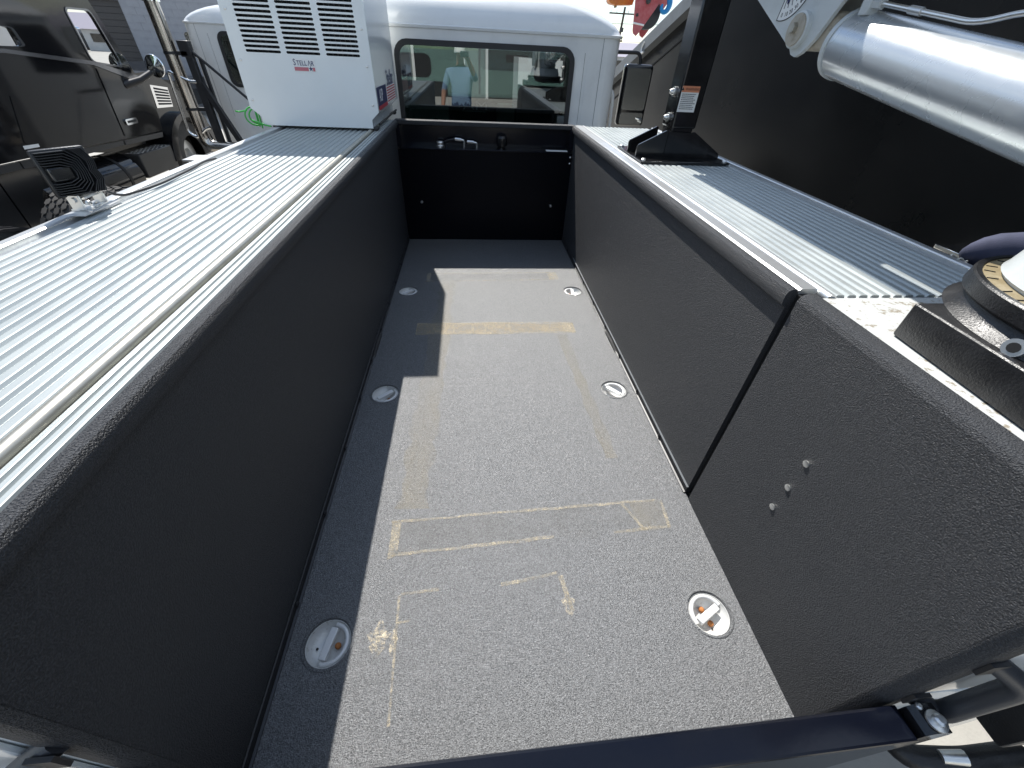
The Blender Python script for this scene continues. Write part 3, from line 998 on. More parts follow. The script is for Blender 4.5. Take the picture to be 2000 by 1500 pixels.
# ------------------------------------------------------------------ air compressor on the left deck
K = thing('air_compressor', 'tall white louvred compressor box standing on the left side lid beside the cab', 'compressor', (-1.0, 0.0, ZT))
yf, yb = -0.41, 0.43
xl, xr = -1.352, -0.644
outer = [(-0.688, 0.806), (-0.688, 0.848), (xr, 0.886), (xr, 1.76), (xl, 1.76), (xl, 0.886), (-1.306, 0.848), (-1.306, 0.806)]
slots = []
for x0, x1 in ((-1.285, -1.108), (-1.080, -0.907), (-0.876, -0.700)):
    for k in range(22):
        z = 1.134 + 0.0197 * k
        slots.append(rrect(x0, x1, z, z + 0.0112, 0.0054, 3))
bm = NB()
add_plate(bm, outer, slots, 'y', yf, yf + 0.004)
fp = obj('louvred_front_panel', bm, 'white', K)
bm = NB()
prof = [(-0.690, 0.808), (-0.690, 0.850), (xr - 0.002, 0.888), (xr - 0.002, 1.758), (xl + 0.002, 1.758), (xl + 0.002, 0.888), (-1.304, 0.850), (-1.304, 0.808)]
add_sweep(bm, prof + prof[:1], 'y', yf + 0.005, yb)
f = [bm.verts.new((x, yb, z)) for x, z in prof]
bm.faces.new(f)
obj('cabinet', bm, 'white', K)
box('radiator_core', (-1.32, yf + 0.07, 1.05), (-0.675, yf + 0.10, 1.72), 'dark', K)
bm = NB()
for k in range(24):
    x = -1.30 + 0.026 * k
    add_box(bm, (x, yf + 0.055, 1.06), (x + 0.003, yf + 0.069, 1.70))
obj('radiator_fins', bm, 'truckdark', K)
for p in ((-1.23, yf), (-0.700, yf), (-0.700, yb - 0.09), (-1.23, yb - 0.09)):
    box('rubber_foot', (p[0] - 0.035, p[1] + 0.015, ZT + 0.0005), (p[0] + 0.035, p[1] + 0.08, 0.8075), 'plastic', K, 0.003)
for p in ((-0.671, 0.92), (-0.671, 1.095), (-0.671, 1.25), (-0.671, 1.50), (-1.325, 0.925), (-1.325, 1.10), (-1.325, 1.30), (-1.325, 1.50)):
    bm = NB()
    bolt(bm, (p[0], yf, p[1]), (0, -1, 0), 0.0065, 0.004)
    obj('bolt', bm, 'zinc', K, 50)
for y in (-0.33, -0.05):
    bm = NB()
    bolt(bm, (-0.688, y, 0.826), (1, 0, 0), 0.005, 0.004)
    obj('bolt', bm, 'zinc', K, 50)
# badge on the front: blue word over a faded red bar with a star figure
bd = box('front_badge', (-1.062, yf - 0.0012, 1.062), (-0.945, yf - 0.0002, 1.118), 'paper', K)
FX = lambda x, z, d=0.0020: frame((x, yf - d, z), (1, 0, 0), (0, 0, 1))
bm = NB()
add_text(bm, 'S', 0.040, FX(-1.0515, 1.099), 0.0004, 0.75)
add_text(bm, 'TELL', 0.030, FX(-1.0145, 1.0965), 0.0004, 0.86)
add_text(bm, '\u039bR', 0.030, FX(-0.9675, 1.0965), 0.0004, 0.86)
obj('badge_lettering', bm, 'inknavy', bd)
bm = NB()
add_box(bm, (-1.057, yf - 0.0020, 1.064), (-0.984, yf - 0.0014, 1.080))
add_box(bm, (-0.962, yf - 0.0020, 1.064), (-0.950, yf - 0.0014, 1.080))
obj('badge_bar', bm, 'inkpink', bd)
bm = NB()
cx, cz = -0.972, 1.074
pts = []
for k in range(10):
    rr = 0.0125 if k % 2 == 0 else 0.0045
    t = R(90 + 36 * k)
    pts.append((cx + rr * math.cos(t), cz + rr * math.sin(t)))
add_prism(bm, pts, 'y', yf - 0.0024, yf - 0.0014)
obj('badge_star', bm, 'inknavy', bd)
# print on the right face
GX = lambda y, z, d=0.0016: frame((xr + d, y, z), (0, 1, 0), (0, 0, 1))
sb = box('side_badge', (xr - 0.001, -0.37, 0.900), (xr + 0.0010, -0.05, 1.000), 'inknavy', K)
bm = NB()
add_text(bm, 'ASP', 0.085, GX(-0.255, 0.955), 0.0004, 0.85)
obj('badge_lettering', bm, 'paper', sb)
box('badge_stripe', (xr - 0.001, -0.37, 0.8925), (xr + 0.0014, -0.05, 0.9115), 'inkred', sb)
fb = box('flag_badge', (xr - 0.001, -0.035, 0.900), (xr + 0.0010, 0.33, 0.985), 'paper', K)
for k in range(6):
    box('flag_stripe', (xr, -0.030, 0.905 + 0.0138 * k), (xr + 0.0016, 0.32, 0.9115 + 0.0138 * k), 'inkred', fb)
bm = NB()
add_text(bm, 'Stellar', 0.115, GX(0.150, 1.022), 0.0004, 0.95)
obj('side_lettering', bm, 'inknavy', K)
tube('base_rail', [(-0.6665, yf + 0.10, 0.815), (-0.6665, yb, 0.815)], 0.006, 'plastic', K)

# coil of green hose hanging beside the compressor
bm = NB()
for k, (ry, rz, dy, dx) in enumerate(((0.04, 0.050, 0, 0), (0.05, 0.042, 0.02, 0.01), (0.035, 0.055, -0.015, 0.02), (0.045, 0.047, 0.01, -0.01))):
    c = Vector((-1.365 + dx, -0.33 + dy, 0.838))
    add_tube(bm, [c + Vector((0.05 * math.cos(t) * (0.8 if k % 2 else -0.3), ry * math.cos(t), rz * math.sin(t))) for t in [2 * math.pi * j / 26 for j in range(27)]], 0.0042, 8)
add_tube(bm, bend([(-1.40, -0.34, 0.82), (-1.335, -0.40, 0.815), (-1.29, -0.425, 0.806), (-1.26, -0.43, 0.803)], 0.03), 0.0042, 8)
add_tube(bm, bend([(-1.43, -0.29, 0.86), (-1.48, -0.28, 0.85), (-1.49, -0.30, 0.856)], 0.03), 0.0042, 8)
tag(obj('hose_coil', bm, 'green', None, 60), 'coiled green hose hanging at the corner of the white compressor', 'hose')

# ------------------------------------------------------------------ boom rest on the right deck
B_ = thing('boom_rest', 'black square post on a gusseted base plate bolted to the right side lid', 'boom rest', (0.93, -0.92, ZT))
zp = ZT + 0.003
bm = NB()
add_box(bm, (0.713, -1.124, zp), (1.172, -0.722, zp + 0.010), 0.002)
obj('base_plate', bm, 'blackgloss', B_, 40)
z0 = zp + 0.0105
bm = NB()
add_box(bm, (0.886, -0.995, z0), (0.994, -0.875, 1.00), 0.006)
obj('lower_post', bm, 'blackgloss', B_, 40)
bm = NB()
add_box(bm, (0.880, -1.002, 0.930), (1.004, -0.868, 1.575), 0.008)
obj('upper_post', bm, 'blackgloss', B_, 40)
for y0_, y1_ in ((-1.010, -1.000), (-0.874, -0.864)):
    bm = NB()
    add_prism(bm, [(0.722, z0), (0.866, z0), (0.866, z0 + 0.115), (0.856, z0 + 0.115), (0.728, z0 + 0.052), (0.722, z0 + 0.042)], 'y', y0_, y1_)
    obj('gusset', bm, 'blackgloss', B_)
    bm = NB()
    add_prism(bm, [(1.165, z0), (0.994, z0), (0.994, z0 + 0.112), (1.006, z0 + 0.112), (1.158, z0 + 0.024), (1.165, z0 + 0.014)], 'y', y0_, y1_)
    obj('gusset', bm, 'blackgloss', B_)
bm = NB()
add_prism(bm, [(0.868, z0), (0.992, z0), (0.992, z0 + 0.108), (0.868, z0 + 0.112)], 'y', -1.0125, -1.0035)
obj('front_plate', bm, 'blackgloss', B_)
for x, y in ((0.732, -1.104), (1.152, -1.106), (0.732, -0.742), (1.152, -0.742)):
    bm = NB()
    bolt(bm, (x, y, zp + 0.010), (0, 0, 1), 0.012, 0.010)
    obj('bolt', bm, 'zinc', B_, 50)
for z in (0.970, 1.075):
    bm = NB()
    bolt(bm, (0.880, -0.935, z), (-1, 0, 0), 0.013, 0.026)
    add_tube(bm, [(0.879, -0.935, z), (0.872, -0.935, z)], 0.021, 12)
    obj('clamp_bolt', bm, 'zinc', B_, 50)
st = box('warning_label', (0.884, -1.0034, 1.000), (0.970, -1.0022, 1.100), 'paper', B_)
box('label_header', (0.884, -1.0044, 1.078), (0.970, -1.0035, 1.102), 'inkorange', st)
WX = lambda x, z: frame((x, -1.0046, z), (1, 0, 0), (0, 0, 1))
bm = NB()
add_text(bm, '\u25B2 WARNING', 0.0155, WX(0.927, 1.0895), 0.0003)
obj('label_heading', bm, 'inkblack', st)
bm = NB()
for k in range(9):
    wd = random.uniform(0.055, 0.072)
    z = 1.069 - 0.0072 * k
    x = 0.890
    while x < 0.890 + wd:
        q = random.uniform(0.004, 0.010)
        add_box(bm, (x, -1.0040, z), (min(x + q, 0.963), -1.0036, z + 0.0028))
        x += q + 0.0018
obj('label_small_print', bm, 'inkblack', st)
bm = NB()
add_box(bm, (0.87, -0.99, 1.576), (1.11, -0.88, 1.597))
add_box(bm, (1.09, -0.99, 1.598), (1.11, -0.88, 1.74))
obj('boom_cradle', bm, 'blackgloss', B_)
bm = NB()
for k in range(5):
    add_box(bm, (0.980, -0.96 + 0.002 * k, 0.905 + 0.011 * k), (1.010, -0.93 + 0.002 * k, 0.911 + 0.011 * k))
add_box(bm, (0.979, -0.962, 0.895), (0.986, -0.92, 0.965))
obj('rest_catch', bm, 'plastic', B_)

# ------------------------------------------------------------------ service crane
CR = thing('service_crane', 'white service crane with silver lift cylinder on a black pedestal at the right rear corner', 'crane', (0.97, -2.81, ZT))
bm = NB()
add_prism(bm, [(0.712, -2.655), (0.684, -3.06), (1.235, -3.09), (1.235, -2.655)], 'z', ZT + 0.0003, 0.864)
bmesh.ops.bevel(bm, geom=bm.edges[:], offset=0.006, segments=3, profile=0.5, affect='EDGES')
obj('pedestal_base', bm, 'blackmetal', CR, 40)
cc = (0.97, -2.81, 0)
bm = NB()
add_lathe(bm, [(0.252, 0.8643), (0.246, 0.869), (0.236, 0.876), (0.231, 0.884), (0.229, 0.890), (0.239, 0.895), (0.2415, 0.899), (0.239, 0.922), (0.236, 0.925), (0.228, 0.925), (0.228, 0.912)], cc, 'z', 64)
obj('pedestal_collar', bm, 'blackmetal', CR, 35)
bm = NB()
add_lathe(bm, [(0.2275, 0.914), (0.2275, 0.922), (0.200, 0.924), (0.200, 0.914)], cc, 'z', 64)
br = obj('bearing_ring', bm, 'brass', CR, 35)
bm = NB()
for k in range(30):
    t = 2 * math.pi * k / 30 + random.uniform(-0.03, 0.03)
    q = random.uniform(-0.25, 0.25)
    a, b = Vector((0.209 * math.cos(t), 0.209 * math.sin(t), 0.9240)), Vector((0.224 * math.cos(t + q * 0.1), 0.224 * math.sin(t + q * 0.1), 0.9228))
    add_tube(bm, [a + Vector(cc), b + Vector(cc)], 0.0012, 4)
obj('grease_marks', bm, 'dark', br)
bm = NB()
add_lathe(bm, [(0.200, 0.915), (0.200, 0.928), (0.207, 0.932), (0.203, 0.940), (0.186, 1.000), (0.182, 1.010), (0.178, 1.012), (0.150, 1.012), (0.145, 1.016), (0.13, 1.20)], cc, 'z', 64)
obj('turret', bm, 'cranewhite', CR, 35)
bm = NB()
for k in (0, 1, 2, 3, 4):
    t = R(110 + 40 * k)
    bolt(bm, (cc[0] + 0.164 * math.cos(t), cc[1] + 0.164 * math.sin(t), 1.0125), (0, 0, 1), 0.010, 0.010)
obj('turret_bolts', bm, 'zinc', CR, 40)
bm = NB()
d = Vector((-0.97, -0.14, 0.25)).normalized()
p = Vector((0.724, -2.822, 0.874))
add_tube(bm, [p - d * 0.03, p + d * 0.010], [0.0145, 0.0145], 18)
gf = obj('grease_fitting', bm, 'zinc', CR, 40)
bm = NB()
add_tube(bm, [p + d * 0.0085, p + d * 0.0115], 0.008, 14)
obj('fitting_bore', bm, 'dark', gf)
# tower carrying the boom
bm = NB()
for x in (0.80, 1.07):
    add_plate(bm, [(-2.98, 1.03), (-2.66, 1.03), (-2.60, 1.25), (-2.80, 1.90), (-3.02, 1.90)], [], 'x', x, x + 0.02)
obj('tower_plates', bm, 'cranewhite', CR)
# lift cylinder
ax = Vector((0, 0.533, 0.088)).normalized()
e1 = Vector((1.002, -1.812, 1.250))
e0 = e1 - ax * 0.98
bm = NB()
add_tube(bm, [e0, e1 - ax * 0.012], 0.081, 48)
cy = obj('lift_cylinder', bm, 'silver', CR, 50)
bm = NB()
add_tube(bm, [e1 - ax * 0.0115, e1 + ax * 0.004, e1 + ax * 0.007], [0.084, 0.084, 0.080], 48)
obj('cylinder_gland', bm, 'cranewhite', cy, 50)
bm = NB()
add_tube(bm, [e1 + ax * 0.0075, Vector((1.002, -1.655, 1.285))], 0.034, 24)
obj('cylinder_rod', bm, 'chrome', cy, 50)
# hydraulic line along the top of the cylinder
upv = Vector((-0.45, 0, 1)).normalized()
side = ax.cross(upv).normalized()
top = upv - ax * upv.dot(ax)
top.normalize()
h0 = e1 - ax * 0.045 + top * 0.084
bm = NB()
add_box(bm, h0 - Vector((0.016, 0.016, 0.008)), h0 + Vector((0.016, 0.016, 0.030)), 0.003)
add_tube(bm, [h0 + Vector((0, -0.016, 0.016)), h0 + Vector((0, -0.042, 0.014))], 0.013, 6)
obj('hose_port', bm, 'cranewhite', cy, 40)
bm = NB()
q0 = h0 + Vector((0, -0.04, 0.014))
add_tube(bm, bend([q0, q0 - ax * 0.30, q0 - ax * 0.38 + top * 0.012 + Vector((0.02, 0, 0.02)), q0 - ax * 0.75 + Vector((0.05, 0, 0.03))], 0.04), 0.0058, 10)
obj('hydraulic_line', bm, 'zinc', cy, 50)
bm = NB()
add_tube(bm, [q0 - ax * 0.10, q0 - ax * 0.14], 0.0085, 10)
obj('line_joint', bm, 'alutrim', cy, 50)
# boom, its lug plates and pin
bm = NB()
add_prism(bm, [(0.895, 1.600), (1.085, 1.600), (1.085, 1.86), (0.895, 1.86)], 'y', -2.95, -0.62)
obj('boom', bm, 'cranewhite', CR)
bm = NB()
add_prism(bm, [(0.91, 1.615), (1.07, 1.615), (1.07, 1.845), (0.91, 1.845)], 'y', -0.619, -0.10)
obj('boom_extension', bm, 'cranewhite', CR)
bm = NB()
add_box(bm, (0.715, -1.60, 1.63), (0.892, -0.66, 1.72), 0.01)
obj('added_shade_block', bm, 'cranewhite', CR, 40)  # unseen block added beside the boom to widen its shadow on the lid
tube('added_shade_tube', [(0.765, -1.56, 1.675), (0.765, -2.0, 1.675), (0.80, -2.3, 1.70)], 0.045, 'plastic', CR)  # unseen narrow tube, added to carry the lid's shaded edge further back
lug = [(-1.345, 1.374), (-1.30, 1.40), (-1.30, 1.5995), (-1.98, 1.5995), (-1.98, 1.45), (-1.800, 1.340), (-1.745, 1.262), (-1.705, 1.228), (-1.680, 1.218), (-1.655, 1.224), (-1.640, 1.238)]
for x in (0.930, 1.034):
    bm = NB()
    add_prism(bm, lug, 'x', x, x + 0.012)
    obj('boom_lug', bm, 'cranewhite', CR)
bm = NB()
add_lathe(bm, [(0.046, 0.93), (0.046, 0.916), (0.041, 0.914), (0.040, 0.9145)], (0, -1.662, 1.284), 'x', 28)
bs = obj('pin_boss', bm, 'cranewhite', CR, 40)
bm = NB()
add_lathe(bm, [(0.040, 0.916), (0.040, 0.9095), (0.0005, 0.9085)], (0, -1.662, 1.284), 'x', 28)
obj('pin_washer', bm, 'tan', bs, 40)
bm = NB()
add_tube(bm, [(0.909, -1.662, 1.288), (0.896, -1.662, 1.288)], 0.0135, 6)
obj('pin_bolt', bm, 'hinge', bs)
bm = NB()
add_tube(bm, [(0.9425, -1.662, 1.284), (1.0335, -1.662, 1.284)], 0.05, 20)
add_box(bm, (0.946, -1.79, 1.236), (1.030, -1.66, 1.325), 0.02, 3)
obj('rod_eye', bm, 'tan', CR, 50)
bm = NB()
add_box(bm, (0.9425, -1.96, 1.40), (1.0335, -1.40, 1.5985))
obj('lug_filler', bm, 'tan', CR)
# angle indicator: a fan shaped white label with numbers and a pendulum
bm = NB()
LX = lambda y, z, a, d: frame((0.9296 - d, y, z), (0, math.sin(R(a)), -math.cos(R(a))), (0, -math.cos(R(a)), -math.sin(R(a))))
hub = Vector((-1.535, 1.438))
ang0, ang1 = -150, -79.5
fan = [(hub.x, hub.y)]


def fanpt(a, r_):
    return (hub.x + r_ * math.cos(R(a)), hub.y + r_ * math.sin(R(a)))


arc = [fanpt(ang0 + (ang1 - ang0) * k / 16, 0.128) for k in range(17)]
add_prism(bm, [fanpt(ang0, 0.01)] + arc + [fanpt(ang1, 0.01)], 'x', 0.9288, 0.9298)
ai = obj('angle_indicator', bm, 'paper', CR)
bm = NB()
add_tube(bm, [(0.9286, *q) for q in arc], 0.0012, 5)
add_tube(bm, [(0.9286, *fanpt(ang0, 0.01)), (0.9286, *arc[0])], 0.0012, 5)
add_tube(bm, [(0.9286, *fanpt(ang1, 0.01)), (0.9286, *arc[-1])], 0.0012, 5)
for k in range(5):
    a = ang1 - 9 - 11.3 * k
    add_tube(bm, [(0.9286, *fanpt(a, 0.055)), (0.9286, *fanpt(a, 0.098))], 0.0011, 5)
obj('indicator_lines', bm, 'inkblack', ai)
bm = NB()
for k, tx in enumerate(('0', '10', '20', '30', '40')):
    a = ang1 - 9 - 11.3 * k
    q = fanpt(a, 0.114)
    add_text(bm, tx, 0.0165, LX(q[0], q[1], a, 0.0010), 0.0003)
obj('indicator_numbers', bm, 'inkblack', ai)
bm = NB()
add_prism(bm, [(hub.x + 0.010, hub.y), (hub.x + 0.002, hub.y - 0.065), (hub.x - 0.013, hub.y - 0.088), (hub.x - 0.022, hub.y - 0.062), (hub.x - 0.012, hub.y)], 'x', 0.9245, 0.9275)
obj('indicator_pointer', bm, 'inknavy', ai)

# drawstring cover bag behind the pedestal
bm = NB()
pts = [Vector(p) for p in ((1.322, -2.232, 0.778), (1.330, -2.245, 0.800), (1.36, -2.27, 0.818), (1.43, -2.315, 0.832), (1.53, -2.385, 0.830), (1.63, -2.46, 0.80))]
rs = [0.016, 0.034, 0.050, 0.056, 0.050, 0.025]
add_tube(bm, pts, rs, 20)
for v in bm.verts:
    v.co += Vector((0, 0, 0.006 * math.sin(v.co.x * 90 + v.co.y * 60)))
bg = thing('cover_bag', 'navy blue drawstring cloth bag lying behind the black crane pedestal', 'bag', (1.45, -2.45, 0.83))
o = obj('bag_cloth', bm, 'navycloth', bg, 80)
sm = o.modifiers.new('smooth', 'SUBSURF')
sm.levels = 1
sm.render_levels = 1
bm = NB()
add_tube(bm, bend([(1.318, -2.238, 0.776), (1.295, -2.225, 0.790), (1.275, -2.245, 0.782), (1.295, -2.275, 0.770), (1.315, -2.262, 0.782), (1.27, -2.285, 0.790), (1.250, -2.290, 0.802), (1.225, -2.30, 0.803)], 0.02), 0.0022, 6)
obj('drawstring', bm, 'cord', bg, 60)
bm = NB()
add_box(bm, (1.2575, -2.62, 0.66), (1.68, -2.21, 0.762), 0.02)
tag(obj('valve_block', bm, 'darkcloth', None, 40), 'black covered valve block under the blue cloth bag', 'valve block')

# ------------------------------------------------------------------ work light on the left deck edge
WL = thing('work_light', 'square black finned work light on the outer edge of the left lid', 'lamp', (-1.225, -1.93, 0.80))
face = Vector((-0.80, 0.58, -0.10)).normalized()        # the way it shines
lx = Vector((0, 0, 1)).cross(face).normalized()
ly = face.cross(lx)
cL = Vector((-1.222, -1.948, 0.893))


SCL = 0.80


def LF(bm, a0, a1, b0, b1, c0, c1, bev=0.0):
    """box in the lamp's own axes: a along lx, b along ly, c back from the face"""
    vs = add_box(bm, (a0, b0, -c1), (a1, b1, -c0), bev)
    X_ = Matrix((lx, ly, face)).transposed()
    for v in vs:
        v.co = cL + X_ @ (v.co * SCL)


bm = NB()
LF(bm, -0.072, 0.072, -0.072, 0.072, -0.010, 0.018, 0.008)
obj('lamp_bezel', bm, 'blackmetal', WL, 40)
bm = NB()
LF(bm, -0.06, 0.06, -0.06, 0.06, -0.012, -0.0102)
obj('lamp_lens', bm, 'chrome', WL)
bm = NB()
LF(bm, 0.000, 0.062, -0.022, 0.022, 0.018, 0.050, 0.006)
obj('lamp_housing', bm, 'blackgloss', WL, 40)
X_ = Matrix((lx, ly, face)).transposed()


def fin(P, dpt):
    bm = NB()
    A = [[], [], [], []]
    for i, (a, b) in enumerate(P):
        p0, p1 = P[max(i - 1, 0)], P[min(i + 1, len(P) - 1)]
        n_ = Vector((-(p1[1] - p0[1]), p1[0] - p0[0])).normalized() * 0.0011
        for q, (sg, c) in enumerate(((1, 0.0185), (-1, 0.0185), (-1, dpt), (1, dpt))):
            A[q].append(bm.verts.new(cL + X_ @ (Vector((a + sg * n_.x, b + sg * n_.y, -c)) * SCL)))
    for i in range(len(P) - 1):
        for r0 in range(4):
            bm.faces.new((A[r0][i], A[r0][i + 1], A[(r0 + 1) % 4][i + 1], A[(r0 + 1) % 4][i]))
    for i in (0, len(P) - 1):
        bm.faces.new([A[r0][i] for r0 in range(4)])
    bmesh.ops.recalc_face_normals(bm, faces=bm.faces[:])
    obj('cooling_fin', bm, 'fin', WL)


# nested bent fins open towards one side, and a second wavy set beyond them
SGN = -1
for k in range(6):
    h, xr_ = 0.027 + 0.0072 * k, 0.004 + 0.0066 * k
    fin([(SGN * q[0], q[1]) for q in ((-0.066, h), (xr_ - 0.030, h), (xr_ - 0.004, h * 0.62), (xr_, 0.0), (xr_ - 0.004, -h * 0.62), (xr_ - 0.030, -h), (-0.066, -h))], 0.058 - 0.002 * k)
for k in range(5):
    x = 0.046 + 0.0058 * k
    fin([(SGN * (x - 0.022 + 0.002 * k), 0.066), (SGN * (x + 0.002), 0.030), (SGN * x, 0.012), (SGN * (x - 0.004), 0.0), (SGN * x, -0.012), (SGN * (x + 0.002), -0.030), (SGN * (x - 0.022 + 0.002 * k), -0.066)], 0.050 - 0.003 * k)
bm = NB()
add_box(bm, (-1.246, -1.985, 0.7992), (-1.190, -1.895, 0.8040), 0.001)
obj('bracket_foot', bm, 'zinc', WL, 40)
bm = NB()
add_box(bm, (-1.236, -1.990, 0.804), (-1.204, -1.984, 0.842), 0.001)
add_box(bm, (-1.236, -1.904, 0.804), (-1.204, -1.898, 0.842), 0.001)
add_tube(bm, [(-1.220, -1.995, 0.830), (-1.220, -1.890, 0.830)], 0.007, 8)
obj('swivel_bracket', bm, 'zinc', WL, 40)
for p in ((-1.200, -1.945), (-1.235, -1.93)):
    bm = NB()
    bolt(bm, (p[0], p[1], 0.804), (0, 0, 1), 0.008, 0.009)
    obj('bolt', bm, 'zinc', WL, 50)
tube('lamp_cable', bend([(-1.20, -1.92, 0.850), (-1.195, -1.86, 0.805), (-1.175, -1.70, 0.800), (-1.185, -1.45, 0.800), (-1.205, -1.33, 0.799), (-1.212, -1.22, 0.788)], 0.08), 0.004, 'plastic', WL)
box('wiring_plate', (-1.222, -2.03, 0.7995), (-1.180, -1.875, 0.8020), 'alutrim', WL, 0.0005)

# ------------------------------------------------------------------ white tractor without a body, parked to the left
W = thing('white_tractor_truck', 'white day cab tractor with polished exhaust stack and bare rear chassis', 'truck', (-2.7, 2.0, GZ))
cab(W, -2.70, 3.90, None, True)
for s in (-1, 1):
    box('frame_rail', (-2.7 + s * 0.42 - 0.05, -1.6, -0.50), (-2.7 + s * 0.42 + 0.05, 6.8, -0.22), 'dark', W)
for y in (1.10, -0.30):
    for s in (-1, 1):
        a, b = sorted((-2.7 + s * 1.25, -2.7 + s * 0.97))
        wheel(W, a, b, y)
        a, b = sorted((-2.7 + s * 0.94, -2.7 + s * 0.66))
        wheel(W, a, b, y, tread=(s < 0))
    box('axle', (-3.6, y - 0.07, -0.57), (-1.8, y + 0.07, -0.43), 'dark', W)
for s in (-1, 1):
    bm = NB()
    a, b = sorted((-2.7 + s * 1.30, -2.7 + s * 0.62))
    A1 = [(-0.30 + 0.66 * math.cos(t), -0.50 + 0.62 * math.sin(t)) for t in [R(-5 + 190 * k / 20) for k in range(21)]]
    A2 = [(-0.30 + 0.64 * math.cos(t), -0.50 + 0.60 * math.sin(t)) for t in [R(185 - 190 * k / 20) for k in range(21)]]
    add_prism(bm, A1 + A2, 'x', a, b)
    for q in (a + 0.06, a + 0.12, b - 0.12, b - 0.06):
        B1 = [(-0.30 + 0.668 * math.cos(t), -0.50 + 0.628 * math.sin(t)) for t in [R(-5 + 190 * k / 20) for k in range(21)]]
        add_prism(bm, B1 + A1[::-1], 'x', q, q + 0.02)
    obj('mud_fender', bm, 'fender', W, 35)
# stack, its post, struts, chrome guard and elbow
bm = NB()
add_tube(bm, bend([(-3.80, 3.55, 1.95), (-3.80, 3.55, -0.02), (-3.35, 3.55, -0.04), (-3.10, 3.55, -0.04)], 0.14, 8), 0.075, 24)
sk = obj('exhaust_stack', bm, 'stack', W, 50)
bm = NB()
add_tube(bm, [(-3.80, 3.55, 1.46), (-3.80, 3.55, 2.4)], 0.092, 24)
obj('stack_heat_shield', bm, 'chrome', sk, 50)
bm = NB()
for k in range(16):
    for j in range(12):
        t = 2 * math.pi * j / 12 + (k % 2) * 0.26
        c = Vector((-3.80 + 0.093 * math.cos(t), 3.55 + 0.093 * math.sin(t), 1.50 + 0.05 * k))
        add_tube(bm, [c, c + Vector((math.cos(t), math.sin(t), 0)) * 0.001], 0.014, 6)
obj('shield_holes', bm, 'dark', sk, kind='stuff')
for z in (0.98, 0.40):
    bm = NB()
    add_tube(bm, [(-3.80, 3.55, z), (-3.80, 3.55, z + 0.03)], 0.080, 24)
    add_box(bm, (-3.73, 3.52, z - 0.005), (-3.60, 3.58, z + 0.035))
    obj('stack_clamp', bm, 'plastic', sk, 50)
bm = NB()
add_box(bm, (-3.645, 3.53, -0.20), (-3.555, 3.60, 1.12), 0.008)
add_box(bm, (-3.68, 3.52, 0.96), (-3.55, 3.61, 1.12), 0.008)
obj('stack_post', bm, 'plastic', W, 40)
bm = NB()
add_box(bm, (-3.54, 3.62, -0.20), (-3.50, 3.66, 0.95), 0.006)
obj('stack_post', bm, 'plastic', W, 40)
tube('post_strut', [(-3.62, 3.56, 1.08), (-2.90, 3.60, 0.38)], 0.017, 'plastic', W)
bm = NB()
add_tube(bm, [(-3.58, 3.56, 0.70), (-3.34, 3.56, 0.06), (-3.25, 3.56, -0.20)], 0.045, 4)
obj('post_strut', bm, 'plastic', W)
tube('chrome_guard', bend([(-3.60, 3.5, 0.715), (-3.68, 3.5, 0.715), (-3.90, 3.5, 0.82), (-3.95, 3.5, 0.15), (-3.86, 3.5, 0.085), (-3.70, 3.5, 0.20), (-3.64, 3.5, 0.215)], 0.05), 0.018, 'chrome', W)
bm = NB()
add_plate(bm, rrect(-4.30, -4.06, 0.90, 1.20, 0.04), [rrect(-4.285, -4.075, 0.915, 1.185, 0.03)], 'y', 5.0, 5.06)
k = obj('door_mirror', bm, 'chrome', W)
bm = NB()
add_plate(bm, rrect(-4.285, -4.075, 0.915, 1.185, 0.03), [], 'y', 5.015, 5.05)
obj('mirror_glass', bm, 'mirror', k)
bm = NB()
add_tube(bm, bend([(-4.08, 5.04, 0.92), (-4.20, 5.04, 0.84), (-4.16, 5.06, 0.45), (-3.75, 5.1, 0.40)], 0.05), 0.02, 8)
obj('mirror_arm', bm, 'plastic', k, 50)
for q in range(2):
    bm = NB()
    add_box(bm, (-3.05 + 0.22 * q, 1.60 + 0.35 * q, 0.185), (-2.86 + 0.22 * q, 1.85 + 0.35 * q, 0.20), 0.003)
    obj('deck_plate', bm, 'alutrim', W, 40)
box('deck_support', (-3.0, 1.65, -0.3), (-2.7, 2.1, 0.184), 'dark', W)

# ------------------------------------------------------------------ dark sleeper truck at the far left
D = thing('sleeper_truck', 'dark grey sleeper truck with glossy paint parked at the far left', 'truck', (-6.2, 2.0, GZ))
xs = -5.0
bm = NB()
low = [(-2.4, 0.15), (2.05, 0.06), (3.78, 0.0), (4.69, -0.02), (4.86, 0.585), (4.67, 0.64), (3.88, 0.83), (2.66, 0.975), (-2.4, 0.99)]
add_prism(bm, low, 'x', xs - 2.4, xs)
obj('lower_body', bm, 'truckpaint', D)
bm = NB()
up = [(-2.4, 0.99), (2.66, 0.975), (3.88, 0.845), (4.67, 0.655), (4.36, 1.47), (4.05, 2.10), (3.2, 2.75), (-2.4, 3.0)]
dg = rrect(0, 1, 0, 1, 0.12, 3)
def bil(p, q):      # map the unit square to a window's four corners
    a, b, c, d_ = q
    return tuple(a[i] * (1 - p[0]) * (1 - p[1]) + b[i] * p[0] * (1 - p[1]) + c[i] * p[0] * p[1] + d_[i] * (1 - p[0]) * p[1] for i in (0, 1))
win = [bil(p, ((3.90, 0.86), (4.44, 0.79), (4.29, 1.36), (3.87, 1.36))) for p in dg]
swin = [bil(p, ((1.95, 1.03), (2.96, 1.005), (2.92, 1.17), (1.95, 1.20))) for p in dg]
add_plate(bm, up, [win, swin], 'x', xs - 0.04, xs - 0.012)
add_plate(bm, up, [], 'x', xs - 2.40, xs - 2.37)
add_sweep(bm, up + up[:1], 'x', xs - 2.36, xs - 0.041)
